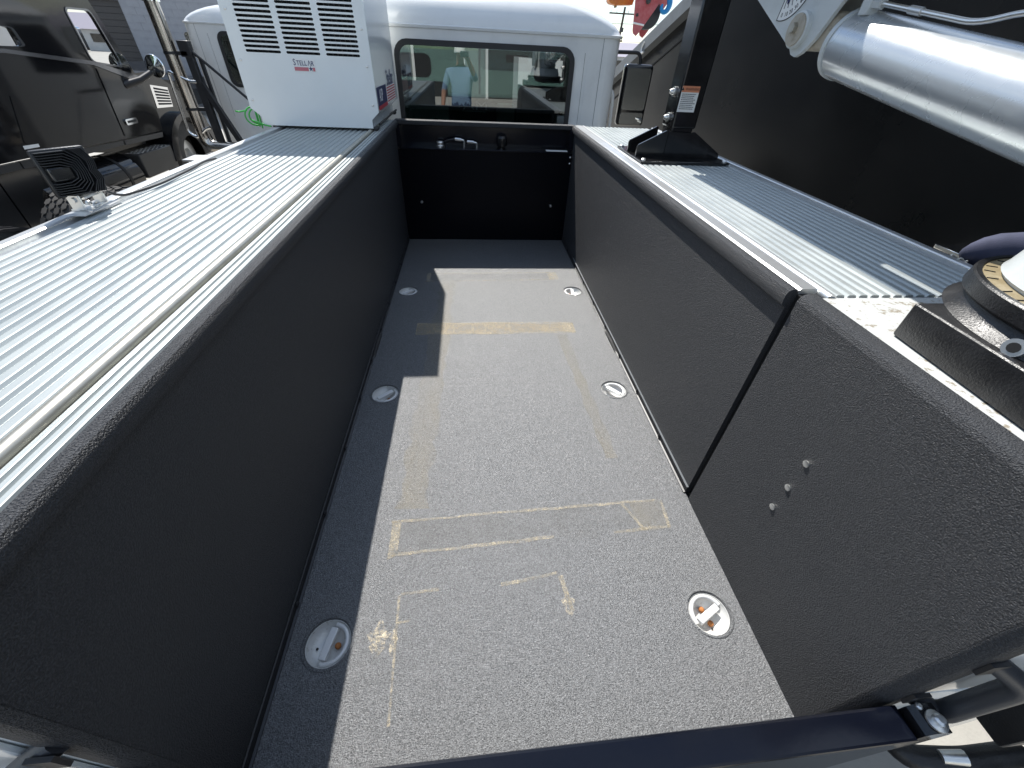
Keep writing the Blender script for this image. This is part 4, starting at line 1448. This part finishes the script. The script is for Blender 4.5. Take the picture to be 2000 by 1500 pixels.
obj('upper_body', bm, 'truckpaint', D)
for nm, q, gm in (('door_window', win, 'glass'), ('sleeper_window', swin, 'darkglass')):
    cx_, cy_ = sum(p[0] for p in q) / len(q), sum(p[1] for p in q) / len(q)
    big = [(cx_ + (p[0] - cx_) * 1.07, cy_ + (p[1] - cy_) * 1.07) for p in q]
    bm = NB()
    add_plate(bm, big, [q], 'x', xs - 0.0115, xs - 0.002)
    w = obj(nm, bm, 'bright' if gm == 'glass' else 'gasket', D)
    bm = NB()
    add_plate(bm, q, [], 'x', xs - 0.030, xs - 0.024)
    obj('pane', bm, gm, w)
bm = NB()
add_prism(bm, [(2.0, 0.985), (2.66, 0.99), (3.88, 0.862), (4.69, 0.668), (4.55, 0.62), (3.86, 0.822), (2.66, 0.955), (2.0, 0.962)], 'x', xs + 0.0005, xs + 0.012)
obj('belt_moulding', bm, 'bright', D)
# door, locker panels and seams as raised sheets
bm = NB()
add_prism(bm, [(3.885, 0.785), (4.66, 0.592), (4.84, 0.55), (4.66, 0.02), (3.80, 0.035)], 'x', xs + 0.0005, xs + 0.010)
dr = obj('door', bm, 'truckpaint', D)
bm = NB()
add_prism(bm, [(2.42, 0.60), (3.70, 0.52), (3.60, 0.10), (2.30, 0.13), (2.25, 0.20)], 'x', xs + 0.0005, xs + 0.007)
obj('locker_door', bm, 'truckpaint', D)
bm = NB()
add_prism(bm, [(1.2, 0.94), (2.62, 0.93), (3.83, 0.79), (3.76, 0.60), (2.30, 0.66), (2.18, 0.18), (1.2, 0.22)], 'x', xs + 0.0005, xs + 0.006)
obj('sleeper_panel', bm, 'truckpaint', D)
bm = NB()
add_plate(bm, rrect(3.92, 4.17, 0.145, 0.215, 0.02), [], 'x', xs + 0.0105, xs + 0.03)
hd = obj('door_badge', bm, 'chrome', dr, 40)
bm = NB()
for k in range(9):
    add_box(bm, (xs + 0.0305, 3.955 + 0.021 * k, 0.168), (xs + 0.033, 3.968 + 0.021 * k, 0.195))
obj('badge_lettering', bm, 'inkblack', hd)
bm = NB()
add_prism(bm, [(2.20, 0.172), (2.40, 0.162), (2.395, 0.132), (2.195, 0.138)], 'x', xs + 0.0075, xs + 0.009)
obj('sticker', bm, 'paper', D)
# lower fairings
bm = NB()
add_prism(bm, [(-2.4, 0.14), (2.04, 0.045), (2.04, -0.02), (-2.4, 0.05)], 'x', xs - 0.05, xs + 0.006)
add_prism(bm, [(2.06, 0.045), (3.72, -0.010), (3.70, -0.065), (2.06, -0.025)], 'x', xs - 0.05, xs + 0.006)
add_prism(bm, [(3.74, -0.010), (4.66, -0.035), (4.62, -0.10), (3.74, -0.07)], 'x', xs - 0.05, xs + 0.006)
obj('sill_trim', bm, 'truckdark', D)
for y0_, y1_ in ((-2.4, 0.9), (0.92, 1.72), (1.74, 3.05)):
    bm = NB()
    q = [(y0_, 0.02), (y1_, -0.04), (y1_, -0.62), (y0_, -0.60)]
    add_prism(bm, q, 'x', xs - 0.12, xs - 0.03)
    obj('side_fairing', bm, 'truckpaint', D)
bm = NB()
add_tube(bm, [(xs - 0.25, 2.15, -0.46), (xs - 0.25, 3.74, -0.46)], 0.30, 28)
tk = obj('fuel_tank', bm, 'truckpaint', D, 50)
for y in (2.5, 3.42):
    bm = NB()
    add_tube(bm, [(xs - 0.25, y, -0.46), (xs - 0.25, y + 0.05, -0.46)], 0.306, 28)
    obj('tank_strap', bm, 'dark', tk, 50)
for y0_, z0_, z1_ in ((3.82, -0.52, -0.205),):
    bm = NB()
    add_box(bm, (xs - 0.35, y0_, z0_), (xs + 0.05, y0_ + 0.82, z1_), 0.015)
    sp = obj('step_box', bm, 'truckdark', D, 40)
    bm = NB()
    for k in range(12):
        for j in range(4):
            add_box(bm, (xs - 0.16 + 0.05 * j + 0.02 * (k % 2), y0_ + 0.05 + 0.06 * k, z1_ + 0.001), (xs - 0.135 + 0.05 * j + 0.02 * (k % 2), y0_ + 0.08 + 0.06 * k, z1_ + 0.006))
    obj('step_tread', bm, 'alutrim', sp, kind='stuff')
# bonnet, vent, fender, wheel
bm = NB()
add_prism(bm, [(4.70, -0.02), (4.875, 0.585), (4.68, 0.70), (5.09, 0.71), (5.54, 0.50), (5.95, 0.24), (6.2, -0.05), (6.2, -0.55), (5.9, -0.6), (5.85, -0.3), (5.4, -0.12), (4.9, -0.1)], 'x', xs - 2.25, xs - 0.06)
bn = obj('bonnet', bm, 'truckpaint', D)
vq = [(4.93, 0.55), (5.36, 0.49), (5.30, 0.235), (4.87, 0.255)]
bm = NB()
add_prism(bm, vq, 'x', xs - 0.0595, xs - 0.045)
vt = obj('bonnet_vent', bm, 'chrome', bn)
for k in range(6):
    t0, t1 = 0.12 + k * 0.135, 0.12 + k * 0.135 + 0.085
    L = lambda a, b, t: (a[0] + (b[0] - a[0]) * t, a[1] + (b[1] - a[1]) * t)
    A, B, C_, D_ = L(vq[0], vq[3], t0), L(vq[1], vq[2], t0), L(vq[1], vq[2], t1), L(vq[0], vq[3], t1)
    bm = NB()
    add_prism(bm, [(A[0] + 0.07, A[1]), (B[0] - 0.02, B[1]), (C_[0] - 0.02, C_[1]), (D_[0] + 0.07, D_[1])], 'x', xs - 0.0445, xs - 0.040)
    obj('vent_slot', bm, 'dark', bn)
wheel(D, xs - 0.32, xs - 0.02, 5.38, tread=False)
bm = NB()
fo = [(5.38 + 0.78 * math.cos(t), -0.50 + 0.66 * math.sin(t)) for t in [R(5 + 170 * k / 16) for k in range(17)]]
fi = [(5.38 + 0.60 * math.cos(t), -0.50 + 0.58 * math.sin(t)) for t in [R(175 - 170 * k / 16) for k in range(17)]]
add_prism(bm, fo + fi, 'x', xs - 0.34, xs + 0.06)
obj('front_fender', bm, 'truckpaint', D, 30)
for y in (-1.2, 0.1):
    wheel(D, xs - 0.34, xs - 0.06, y - 1.0, tread=False)
# cowl mirror
bm = NB()
add_tube(bm, [(xs - 0.02, 4.30, 0.58), (xs + 0.12, 4.50, 0.64), (xs + 0.20, 4.68, 0.72)], [0.05, 0.04, 0.035], 10)
ma = obj('cowl_mirror', bm, 'plastic', D, 50)
bm = NB()
add_lathe(bm, [(0.001, 0.075), (0.06, 0.065), (0.11, 0.035), (0.13, 0.0), (0.125, -0.01)], (0, 0, 0), 'y', 24)
bmesh.ops.transform(bm, matrix=Matrix.Translation((xs + 0.22, 4.80, 0.79)) @ Matrix.Diagonal((0.95, 1.4, 1.1, 1)), verts=bm.verts)
obj('mirror_shell', bm, 'chrome', ma, 60)
bm = NB()
add_lathe(bm, [(0.121, 0.0), (0.0005, -0.012)], (0, 0, 0), 'y', 24)
bmesh.ops.transform(bm, matrix=Matrix.Translation((xs + 0.22, 4.79, 0.79)) @ Matrix.Diagonal((0.95, 1.0, 1.1, 1)), verts=bm.verts)
obj('mirror_glass', bm, 'mirror', ma, 60)

# ------------------------------------------------------------------ black dump body of the neighbour on the right
N = thing('dump_trailer', 'tall black steel dump body with a slanted front edge parked close on the right', 'trailer', (3.8, 0, GZ))
xb = 2.60
wall = [(7.522, -0.45), (7.522, 0.455), (3.451, 1.676), (2.485, 2.028), (0.967, 2.373), (-1.304, 2.442), (-1.386, -0.45)]
bm = NB()
add_prism(bm, wall, 'x', xb + 0.10, xb + 0.14)
obj('side_panel', bm, 'blackbox', N)
bm = NB()
add_prism(bm, [(-1.338, -0.45), (-1.262, 2.442), (-8.0, 2.442), (-8.0, -0.45)], 'x', xb + 0.085, xb + 0.13)
obj('rear_side_panel', bm, 'blackbox', N)
# slanted flange along the front edge, proud of the panel, and the stepped inner edge
def along(y):
    return 1.021 + (5.921 - y) * 0.302
bm = NB()
fl = [(7.729, along(7.729)), (2.623, along(2.623)), (1.243, 2.442), (-0.137, 2.608), (-8.0, 2.608), (-8.0, 2.414), (-0.137, 2.414), (1.105, 2.249), (2.554, along(2.554) - 0.16), (7.729, along(7.729) - 0.17)]
add_prism(bm, fl, 'x', xb - 0.02, xb + 0.16)
obj('top_flange', bm, 'greyedge', N)
bm = NB()
add_prism(bm, [(7.453, along(7.453) - 0.45), (2.899, along(2.899) - 0.345), (2.899, along(2.899) - 0.362), (7.453, along(7.453) - 0.475)], 'x', xb + 0.088, xb + 0.0995)
obj('panel_bead', bm, 'dark', N)
box('front_panel', (xb + 0.03, 7.535, -0.5), (5.0, 7.618, 0.455), 'blackbox', N)
box('far_side_panel', (4.96, -8.0, -0.45), (5.0, 7.453, 0.5), 'blackbox', N)
box('body_floor', (xb + 0.15, -8.0, -0.50), (4.95, 7.522, -0.44), 'blackbox', N)
bm = NB()
add_lathe(bm, [(0.045, 0), (0.045, -0.012), (0.03, -0.022), (0.0005, -0.024)], (xb + 0.10, 5.452, 0.593), 'x', 16)
obj('marker_light', bm, 'inkpink', N, 50)
bm = NB()
add_tube(bm, bend([(xb - 0.022, 4.582, 1.366), (xb - 0.03, 4.637, 1.297), (xb - 0.03, 4.61, 1.228), (xb - 0.022, 4.527, 1.255)], 0.03), 0.016, 8)
obj('rope_hook', bm, 'alutrim', N, 50)
k = box('paddle_latch', (xb - 0.02, -1.335, 0.405), (xb + 0.099, -1.165, 0.428), 'chrome', N, 0.004)
box('latch_tray', (xb + 0.03, -1.36, 0.372), (xb + 0.099, -1.19, 0.388), 'zinc', k)
for y in (-6.2, -4.9, 4.4):
    wheel(N, 2.85, 3.15, y, tread=False)
    wheel(N, 4.55, 4.85, y, tread=False)
    box('axle', (3.0, y - 0.06, -0.56), (4.7, y + 0.06, -0.44), 'dark', N)

# ------------------------------------------------------------------ red crane boom tip, blue hook and orange block beyond the roof
Q = thing('red_crane', 'faded red crane boom tip with a sheave seen above the black trailer edge', 'crane', (7.6, 12.5, GZ))
PL = [(3.74, 1.66), (3.76, 1.60), (3.84, 1.555), (3.90, 1.62), (4.30, 2.20), (5.1, 3.2), (4.6, 3.7), (3.66, 2.40)]
for y, dx in ((8.95, 0.0), (9.35, 0.30)):
    bm = NB()
    add_prism(bm, [(a + dx, b - 0.06 * dx) for a, b in PL], 'y', y, y + 0.03)
    obj('cheek_plate', bm, 'red', Q)
bm = NB()
add_lathe(bm, [(0.05, 0.0), (0.27, 0.0), (0.285, 0.03), (0.255, 0.06), (0.255, 0.10), (0.285, 0.13), (0.27, 0.16), (0.05, 0.16)], (4.085, 9.06, 1.96), 'y', 36)
obj('sheave', bm, 'plastic', Q, 40)
bm = NB()
add_tube(bm, [(4.5, 9.17, 2.9), (7.6, 12.5, 6.4)], 0.32, 4)
obj('boom', bm, 'red', Q)
bm = NB()
add_tube(bm, [(7.6, 12.5, 6.5), (7.6, 12.5, GZ)], 0.36, 12)
obj('mast', bm, 'red', Q)
bm = NB()
add_tube(bm, [(3.72, 8.94, 1.78), (3.98, 8.94, 1.75)], 0.018, 6)
obj('plate_stripe', bm, 'paper', Q)
bm = NB()
bolt(bm, (3.98, 8.95, 2.16), (0, -1, 0), 0.055, 0.05)
bolt(bm, (3.78, 8.95, 1.92), (0, -1, 0), 0.03, 0.04)
obj('plate_bolts', bm, 'truckdark', Q)
bm = NB()
hk = [(4.42, 8.86, 2.40), (4.44, 8.86, 2.22), (4.47, 8.86, 2.10), (4.42, 8.86, 2.00), (4.33, 8.86, 1.98), (4.28, 8.86, 2.06), (4.30, 8.86, 2.12)]
add_tube(bm, bend(hk, 0.05, 3), [0.07, 0.066, 0.064, 0.062, 0.06, 0.06, 0.058, 0.056, 0.055, 0.054, 0.052, 0.050, 0.048, 0.046, 0.044, 0.042, 0.04, 0.038, 0.036, 0.034, 0.03, 0.02] if len(bend(hk, 0.05, 3)) == 22 else 0.055, 10)
add_tube(bm, [(4.42, 8.86, 2.36), (4.46, 8.90, 3.0)], 0.012, 6)
tag(obj('crane_hook', bm, 'blue', None, 60), 'blue painted crane hook hanging beside the red boom tip', 'hook')
O_ = thing('orange_boom_block', 'orange boom end hanging in the sky left of the red boom tip', 'crane', (3.4, 9.6, 2.2))
bm = NB()
add_prism(bm, [(3.22, 2.16), (3.27, 2.12), (3.42, 2.10), (3.80, 2.12), (3.92, 2.6), (3.2, 2.6)], 'y', 9.5, 9.75)
obj('block_body', bm, 'orange', O_)
bm = NB()
add_tube(bm, [(3.42, 9.62, 2.10), (3.43, 9.62, 2.06)], 0.035, 8)
add_tube(bm, [(3.3, 9.62, 2.6), (3.0, 9.62, 9.0)], 0.10, 6)
obj('block_pin', bm, 'brass', O_)

# ------------------------------------------------------------------ utility pole with cross arms
U = thing('utility_pole', 'wooden utility pole with cross arms and wires between the cab roof and the red crane', 'utility pole', (27.1, 90, GZ))
bm = NB()
add_tube(bm, [(26.9, 90, GZ), (27.3, 90, 7.6)], [0.24, 0.17], 10)
obj('pole', bm, 'wood', U, 50)
for z, w_ in ((6.7, 2.6), (3.1, 1.2)):
    bm = NB()
    add_box(bm, (27.2 - w_, 89.78, z - 0.08), (27.2 + w_ * (1.25 if w_ > 2 else 0.4), 89.9, z + 0.12))
    obj('cross_arm', bm, 'wood', U)
    bm = NB()
    for q in (-0.9, -0.5, 0.3, 0.8):
        add_tube(bm, [(27.2 + w_ * q, 89.85, z + 0.1), (27.2 + w_ * q, 89.85, z + 0.45)], 0.07, 6)
    obj('insulators', bm, 'zinc', U)
bm = NB()
add_tube(bm, [(27.2, 89.7, 4.3), (27.2, 89.7, 4.9)], 0.35, 10)
obj('transformer', bm, 'truckdark', U)
bm = NB()
for x, z in ((25.0, 7.0), (29.0, 7.0), (27.2, 4.6), (26.6, 3.4)):
    add_tube(bm, [(x + 40 * (t - 0.5) * 2, 90 - 40 * (t - 0.5), z - 1.6 + 1.6 * (2 * (t - 0.5)) ** 2 * 1.0) if t != 0.5 else (x, 90, z - 1.6) for t in [j / 12 for j in range(13)]], 0.025, 4)
obj('wires', bm, 'plastic', U, kind='stuff')

# ------------------------------------------------------------------ buildings
BW = thing('block_building', 'pale grey painted block building with a dark roller door behind the dark truck', 'building', (-11, 18, GZ))
yw = 17.0
bm = NB()
add_box(bm, (-24, yw + 0.03, GZ), (-12.05, yw + 3, 1.95))
bm.free()
bm = NB()
add_plate(bm, [(-26, GZ), (-5.5, GZ), (-5.5, 5.5), (-26, 5.5)], [[(-15.6, GZ + 0.02), (-12.15, GZ + 0.02), (-12.15, 1.95), (-15.6, 1.95)]], 'y', yw + 0.02, yw + 0.3)
obj('wall', bm, 'block', BW)
bm = NB()
add_box(bm, (-26, yw + 0.3, GZ), (-5.5, yw + 9, 5.45))
obj('building_core', bm, 'block', BW)
for k in range(17):
    box('door_slat', (-15.58, yw + 0.14 - 0.004 * (k % 2), GZ + 0.03 + 0.175 * k), (-12.17, yw + 0.18, GZ + 0.195 + 0.175 * k), 'door', BW)
blk = None
for r_ in range(13):
    for c_ in range(11):
        x0 = -12.10 + 0.405 * c_ + (0.2 if r_ % 2 else 0)
        z0_ = -0.04 + 0.205 * r_
        if blk is None:
            blk = box('wall_block', (x0, yw + 0.013, z0_), (x0 + 0.399, yw + 0.0195, z0_ + 0.199), 'block', BW)
            bx, bz = x0, z0_
        else:
            dup_part(blk, (x0 - bx, random.uniform(-0.002, 0.001), z0_ - bz))
box('dock_bumper', (-12.1, yw - 0.25, -0.60), (-8.6, yw - 0.01, -0.08), 'door', BW)
DC = thing('parked_car', 'dark parked car in front of the pale block building', 'car', (-11.6, 14.6, GZ))
bm = NB()
add_prism(bm, [(-14.0, -0.7), (-9.4, -0.7), (-9.3, -0.25), (-9.6, -0.02), (-10.6, 0.05), (-11.2, 0.38), (-12.6, 0.42), (-13.4, 0.05), (-14.0, 0.0)], 'y', 13.8, 15.5)
cb = obj('car_body', bm, 'truckpaint', DC)
bm = NB()
add_prism(bm, [(-10.75, 0.06), (-11.25, 0.34), (-11.9, 0.36), (-11.9, 0.06)], 'y', 13.785, 13.799)
obj('car_window', bm, 'glass', DC)
for x in (-13.1, -10.3):
    bm = NB()
    add_lathe(bm, [(0.001, -0.01), (0.30, -0.01), (0.33, 0.02), (0.33, 0.2), (0.001, 0.2)], (x, 13.79, GZ + 0.33), 'y', 20)
    obj('wheel', bm, 'rubber', DC, 40)
FB = thing('warehouse', 'long low pale warehouse with a grey roof far beyond the cab', 'building', (20, 70, GZ))
box('wall', (2, 66, GZ), (60, 80, 1.0), 'haywall', FB)
bm = NB()
add_prism(bm, [(65.5, 1.0), (80.5, 1.0), (73, 2.6)], 'x', 1.5, 60.5)
obj('roof', bm, 'roofgrey', FB)
for k in range(7):
    box('window', (5 + 7 * k, 65.93, -0.2), (8 + 7 * k, 65.99, 0.6), 'darkglass', FB)
FC = thing('yard_building', 'pale metal sided building across the yard behind the camera', 'building', (0, -24, GZ))
box('wall', (-30, -34, GZ), (9, -24, 3.4), 'siding', FC)
for k in range(9):
    x = -27 + 4.0 * k
    box('roller_door', (x, -24.05, GZ), (x + 2.6, -23.98, 1.6), 'door' if k % 3 else 'truckdark', FC)
    for q in (x - 0.14, x + 2.6):
        box('door_frame', (q, -24.1, GZ), (q + 0.14, -23.9, 1.7), 'paper', FC)
    box('door_header', (x - 0.14, -24.1, 1.701), (x + 2.74, -23.9, 1.85), 'paper', FC)
    box('bay_window', (x + 0.3, -24.05, 2.2), (x + 2.3, -23.97, 2.9), 'darkglass', FC)
box('gutter', (-30, -24.2, 3.401), (9, -23.8, 3.6), 'alutrim', FC)
VN = thing('parked_van', 'white panel van parked across the yard behind the camera', 'van', (3.5, -14, GZ))
bm = NB()
add_prism(bm, [(1.6, GZ + 0.35), (6.2, GZ + 0.35), (6.2, GZ + 1.0), (5.6, GZ + 1.15), (4.9, GZ + 1.95), (1.6, GZ + 2.05)], 'y', -14.9, -13.0)
obj('van_body', bm, 'white', VN)
bm = NB()
add_prism(bm, [(4.0, GZ + 1.2), (5.4, GZ + 1.2), (4.85, GZ + 1.8), (4.0, GZ + 1.85)], 'y', -12.995, -12.98)
obj('van_window', bm, 'darkglass', VN)
for x in (2.5, 5.3):
    bm = NB()
    add_lathe(bm, [(0.001, 0.02), (0.30, 0.02), (0.36, 0.0), (0.36, -0.22), (0.001, -0.22)], (x, -12.98, GZ + 0.36), 'y', 20)
    obj('wheel', bm, 'rubber', VN, 50)


def tree(x, y, h, sp, label):
    t = thing('tree', label, 'tree', (x, y, GZ), 'trees behind the yard')
    rnd = random.Random(int(x * 10))
    bm = NB()
    add_tube(bm, [(x, y, GZ), (x + 0.1, y, GZ + h * 0.5), (x, y + 0.1, GZ + h * 0.8)], [0.22, 0.15, 0.05], 8)
    for k in range(7):
        a = rnd.uniform(0, 6.28)
        z = GZ + h * rnd.uniform(0.35, 0.7)
        add_tube(bm, [(x, y, z), (x + math.cos(a) * sp * 0.6, y + math.sin(a) * sp * 0.6, z + h * 0.2)], [0.08, 0.02], 5)
    obj('trunk', bm, 'bark', t, 50)
    bm = NB()
    for k in range(70):
        a, u = rnd.uniform(0, 6.28), rnd.uniform(-1, 1)
        rr = rnd.random() ** 0.5
        c = Vector((x + sp * rr * math.cos(a) * math.sqrt(1 - u * u), y + sp * rr * math.sin(a) * math.sqrt(1 - u * u), GZ + h * 0.65 + h * 0.34 * u * rr))
        for j in range(60):
            p = c + Vector((rnd.gauss(0, 0.33), rnd.gauss(0, 0.33), rnd.gauss(0, 0.28)))
            d1 = Vector((rnd.uniform(-1, 1), rnd.uniform(-1, 1), rnd.uniform(-1, 1))).normalized() * 0.13
            d2 = d1.orthogonal().normalized() * 0.06
            bm.faces.new([bm.verts.new(q) for q in (p - d1, p + d2, p + d1, p - d2)])
    obj('crown', bm, 'leaf', t)


tree(8.5, -19, 6.5, 2.6, 'broad green tree at the edge of the yard reflected in the cab window')
tree(13.0, -20, 7.5, 2.9, 'tallest green tree at the far corner of the yard')

# ------------------------------------------------------------------ the two people whose reflections show in the cab window


def person(label, base, joints, radii, edges, bands, hat):
    """one continuous skinned body; joints are relative to base"""
    P_ = thing('person', label, 'person', base)
    me = bpy.data.meshes.new('body')
    me.from_pydata([Vector(j) for j in joints], edges, [])
    o = bpy.data.objects.new('tmp_body', me)
    COL.objects.link(o)
    o.modifiers.new('skin', 'SKIN').use_smooth_shade = True
    for i, r_ in enumerate(radii):
        sv = me.skin_vertices[0].data[i]
        sv.radius = r_ if isinstance(r_, tuple) else (r_, r_)
        sv.use_root = (i == 0)
    ss = o.modifiers.new('sub', 'SUBSURF')
    ss.levels = 2
    dg_ = bpy.context.evaluated_depsgraph_get()
    m2 = bpy.data.meshes.new_from_object(o.evaluated_get(dg_))
    bpy.data.objects.remove(o)
    m2.name = 'body'
    for q in ('skin', 'shirt', 'jeans', 'plastic'):
        m2.materials.append(M[q])
    for p in m2.polygons:
        p.material_index = bands(p.center)
        p.use_smooth = True
    b = bpy.data.objects.new('body', m2)
    COL.objects.link(b)
    b.parent = P_
    ORG[b.name] = Vector(base)
    hd_ = Vector(joints[5]) + Vector(base)
    if hat:
        bm = NB()
        add_lathe(bm, [(0.098, 0.03), (0.097, 0.06), (0.085, 0.10), (0.05, 0.125), (0.001, 0.13)], hd_, 'z', 20)
        add_prism(bm, [(hd_.x - 0.075, hd_.y + 0.08), (hd_.x + 0.075, hd_.y + 0.08), (hd_.x + 0.06, hd_.y + 0.165), (hd_.x - 0.06, hd_.y + 0.165)], 'z', hd_.z + 0.035, hd_.z + 0.045)
        obj('cap', bm, 'cap', P_, 50)
    else:
        bm = NB()
        add_lathe(bm, [(0.092, 0.0), (0.098, 0.05), (0.088, 0.095), (0.05, 0.122), (0.001, 0.128)], hd_ - Vector((0, 0.012, 0)), 'z', 20)
        obj('hair', bm, 'plastic', P_, 50)
    return P_


ED = [(0, 1), (1, 2), (2, 3), (3, 4), (4, 5), (5, 6), (5, 7), (2, 8), (8, 9), (9, 10), (10, 11), (2, 12), (12, 13), (13, 14), (14, 15), (0, 16), (16, 17), (17, 18), (18, 19), (0, 20), (20, 21), (21, 22), (22, 23)]
RD = [(0.17, 0.12), (0.17, 0.12), (0.18, 0.12), 0.075, 0.062, (0.078, 0.092), (0.07, 0.085), 0.022, 0.075, 0.050, 0.036, 0.042, 0.075, 0.050, 0.036, 0.042, 0.098, 0.065, 0.048, 0.042, 0.098, 0.065, 0.048, 0.042]


def band(v):
    if v.z > 1.47:
        return 0
    if v.z < 0.10:
        return 3
    if v.z < 0.95 and abs(v.x) < 0.27:
        return 2
    if (abs(v.x) > 0.22 and v.z < 1.14) or v.y > 0.30:
        return 0
    return 1


J1 = [(0, 0, 0.93), (0, 0, 1.12), (0, 0, 1.36), (0, 0, 1.46), (0, 0.01, 1.52), (0, 0.03, 1.62), (0, 0.03, 1.70), (0, 0.125, 1.615),
      (-0.20, 0, 1.39), (-0.30, -0.02, 1.12), (-0.33, 0.06, 0.88), (-0.33, 0.09, 0.79),
      (0.20, 0.01, 1.39), (0.26, 0.20, 1.30), (0.13, 0.43, 1.58), (0.08, 0.50, 1.63),
      (-0.10, 0, 0.86), (-0.11, 0.02, 0.48), (-0.11, -0.02, 0.08), (-0.12, 0.13, 0.045),
      (0.10, 0, 0.86), (0.11, 0.02, 0.48), (0.11, -0.02, 0.08), (0.12, 0.13, 0.045)]
J2 = list(J1)
J2[12:16] = [(0.20, 0, 1.39), (0.29, -0.02, 1.12), (0.31, 0.06, 0.88), (0.31, 0.09, 0.79)]
person('person in a light blue shirt, jeans and white cap holding up a phone', (-0.25, -4.45, -0.53), J1, RD, ED, band, True)
person('person in a light blue shirt and jeans standing beside the photographer', (-1.70, -4.40, -0.53), J2, RD, ED, band, False)
PB = thing('step_platform', 'black metal work platform behind the truck tail', 'platform', (-1.45, -4.05, GZ))
box('platform_deck', (-2.1, -4.85, -0.58), (-1.15, -3.95, -0.5302), 'blackmetal', PB)
for x in (-2.05, -1.2):
    for y in (-4.8, -4.0):
        box('leg', (x - 0.03, y - 0.03, GZ), (x + 0.03, y + 0.03, -0.581), 'blackmetal', PB)
tag(box('phone', (-0.235, -3.925, 1.075), (-0.105, -3.915, 1.145), 'plastic', None, 0.003), 'dark phone held up in the raised hand of the photographer', 'phone')
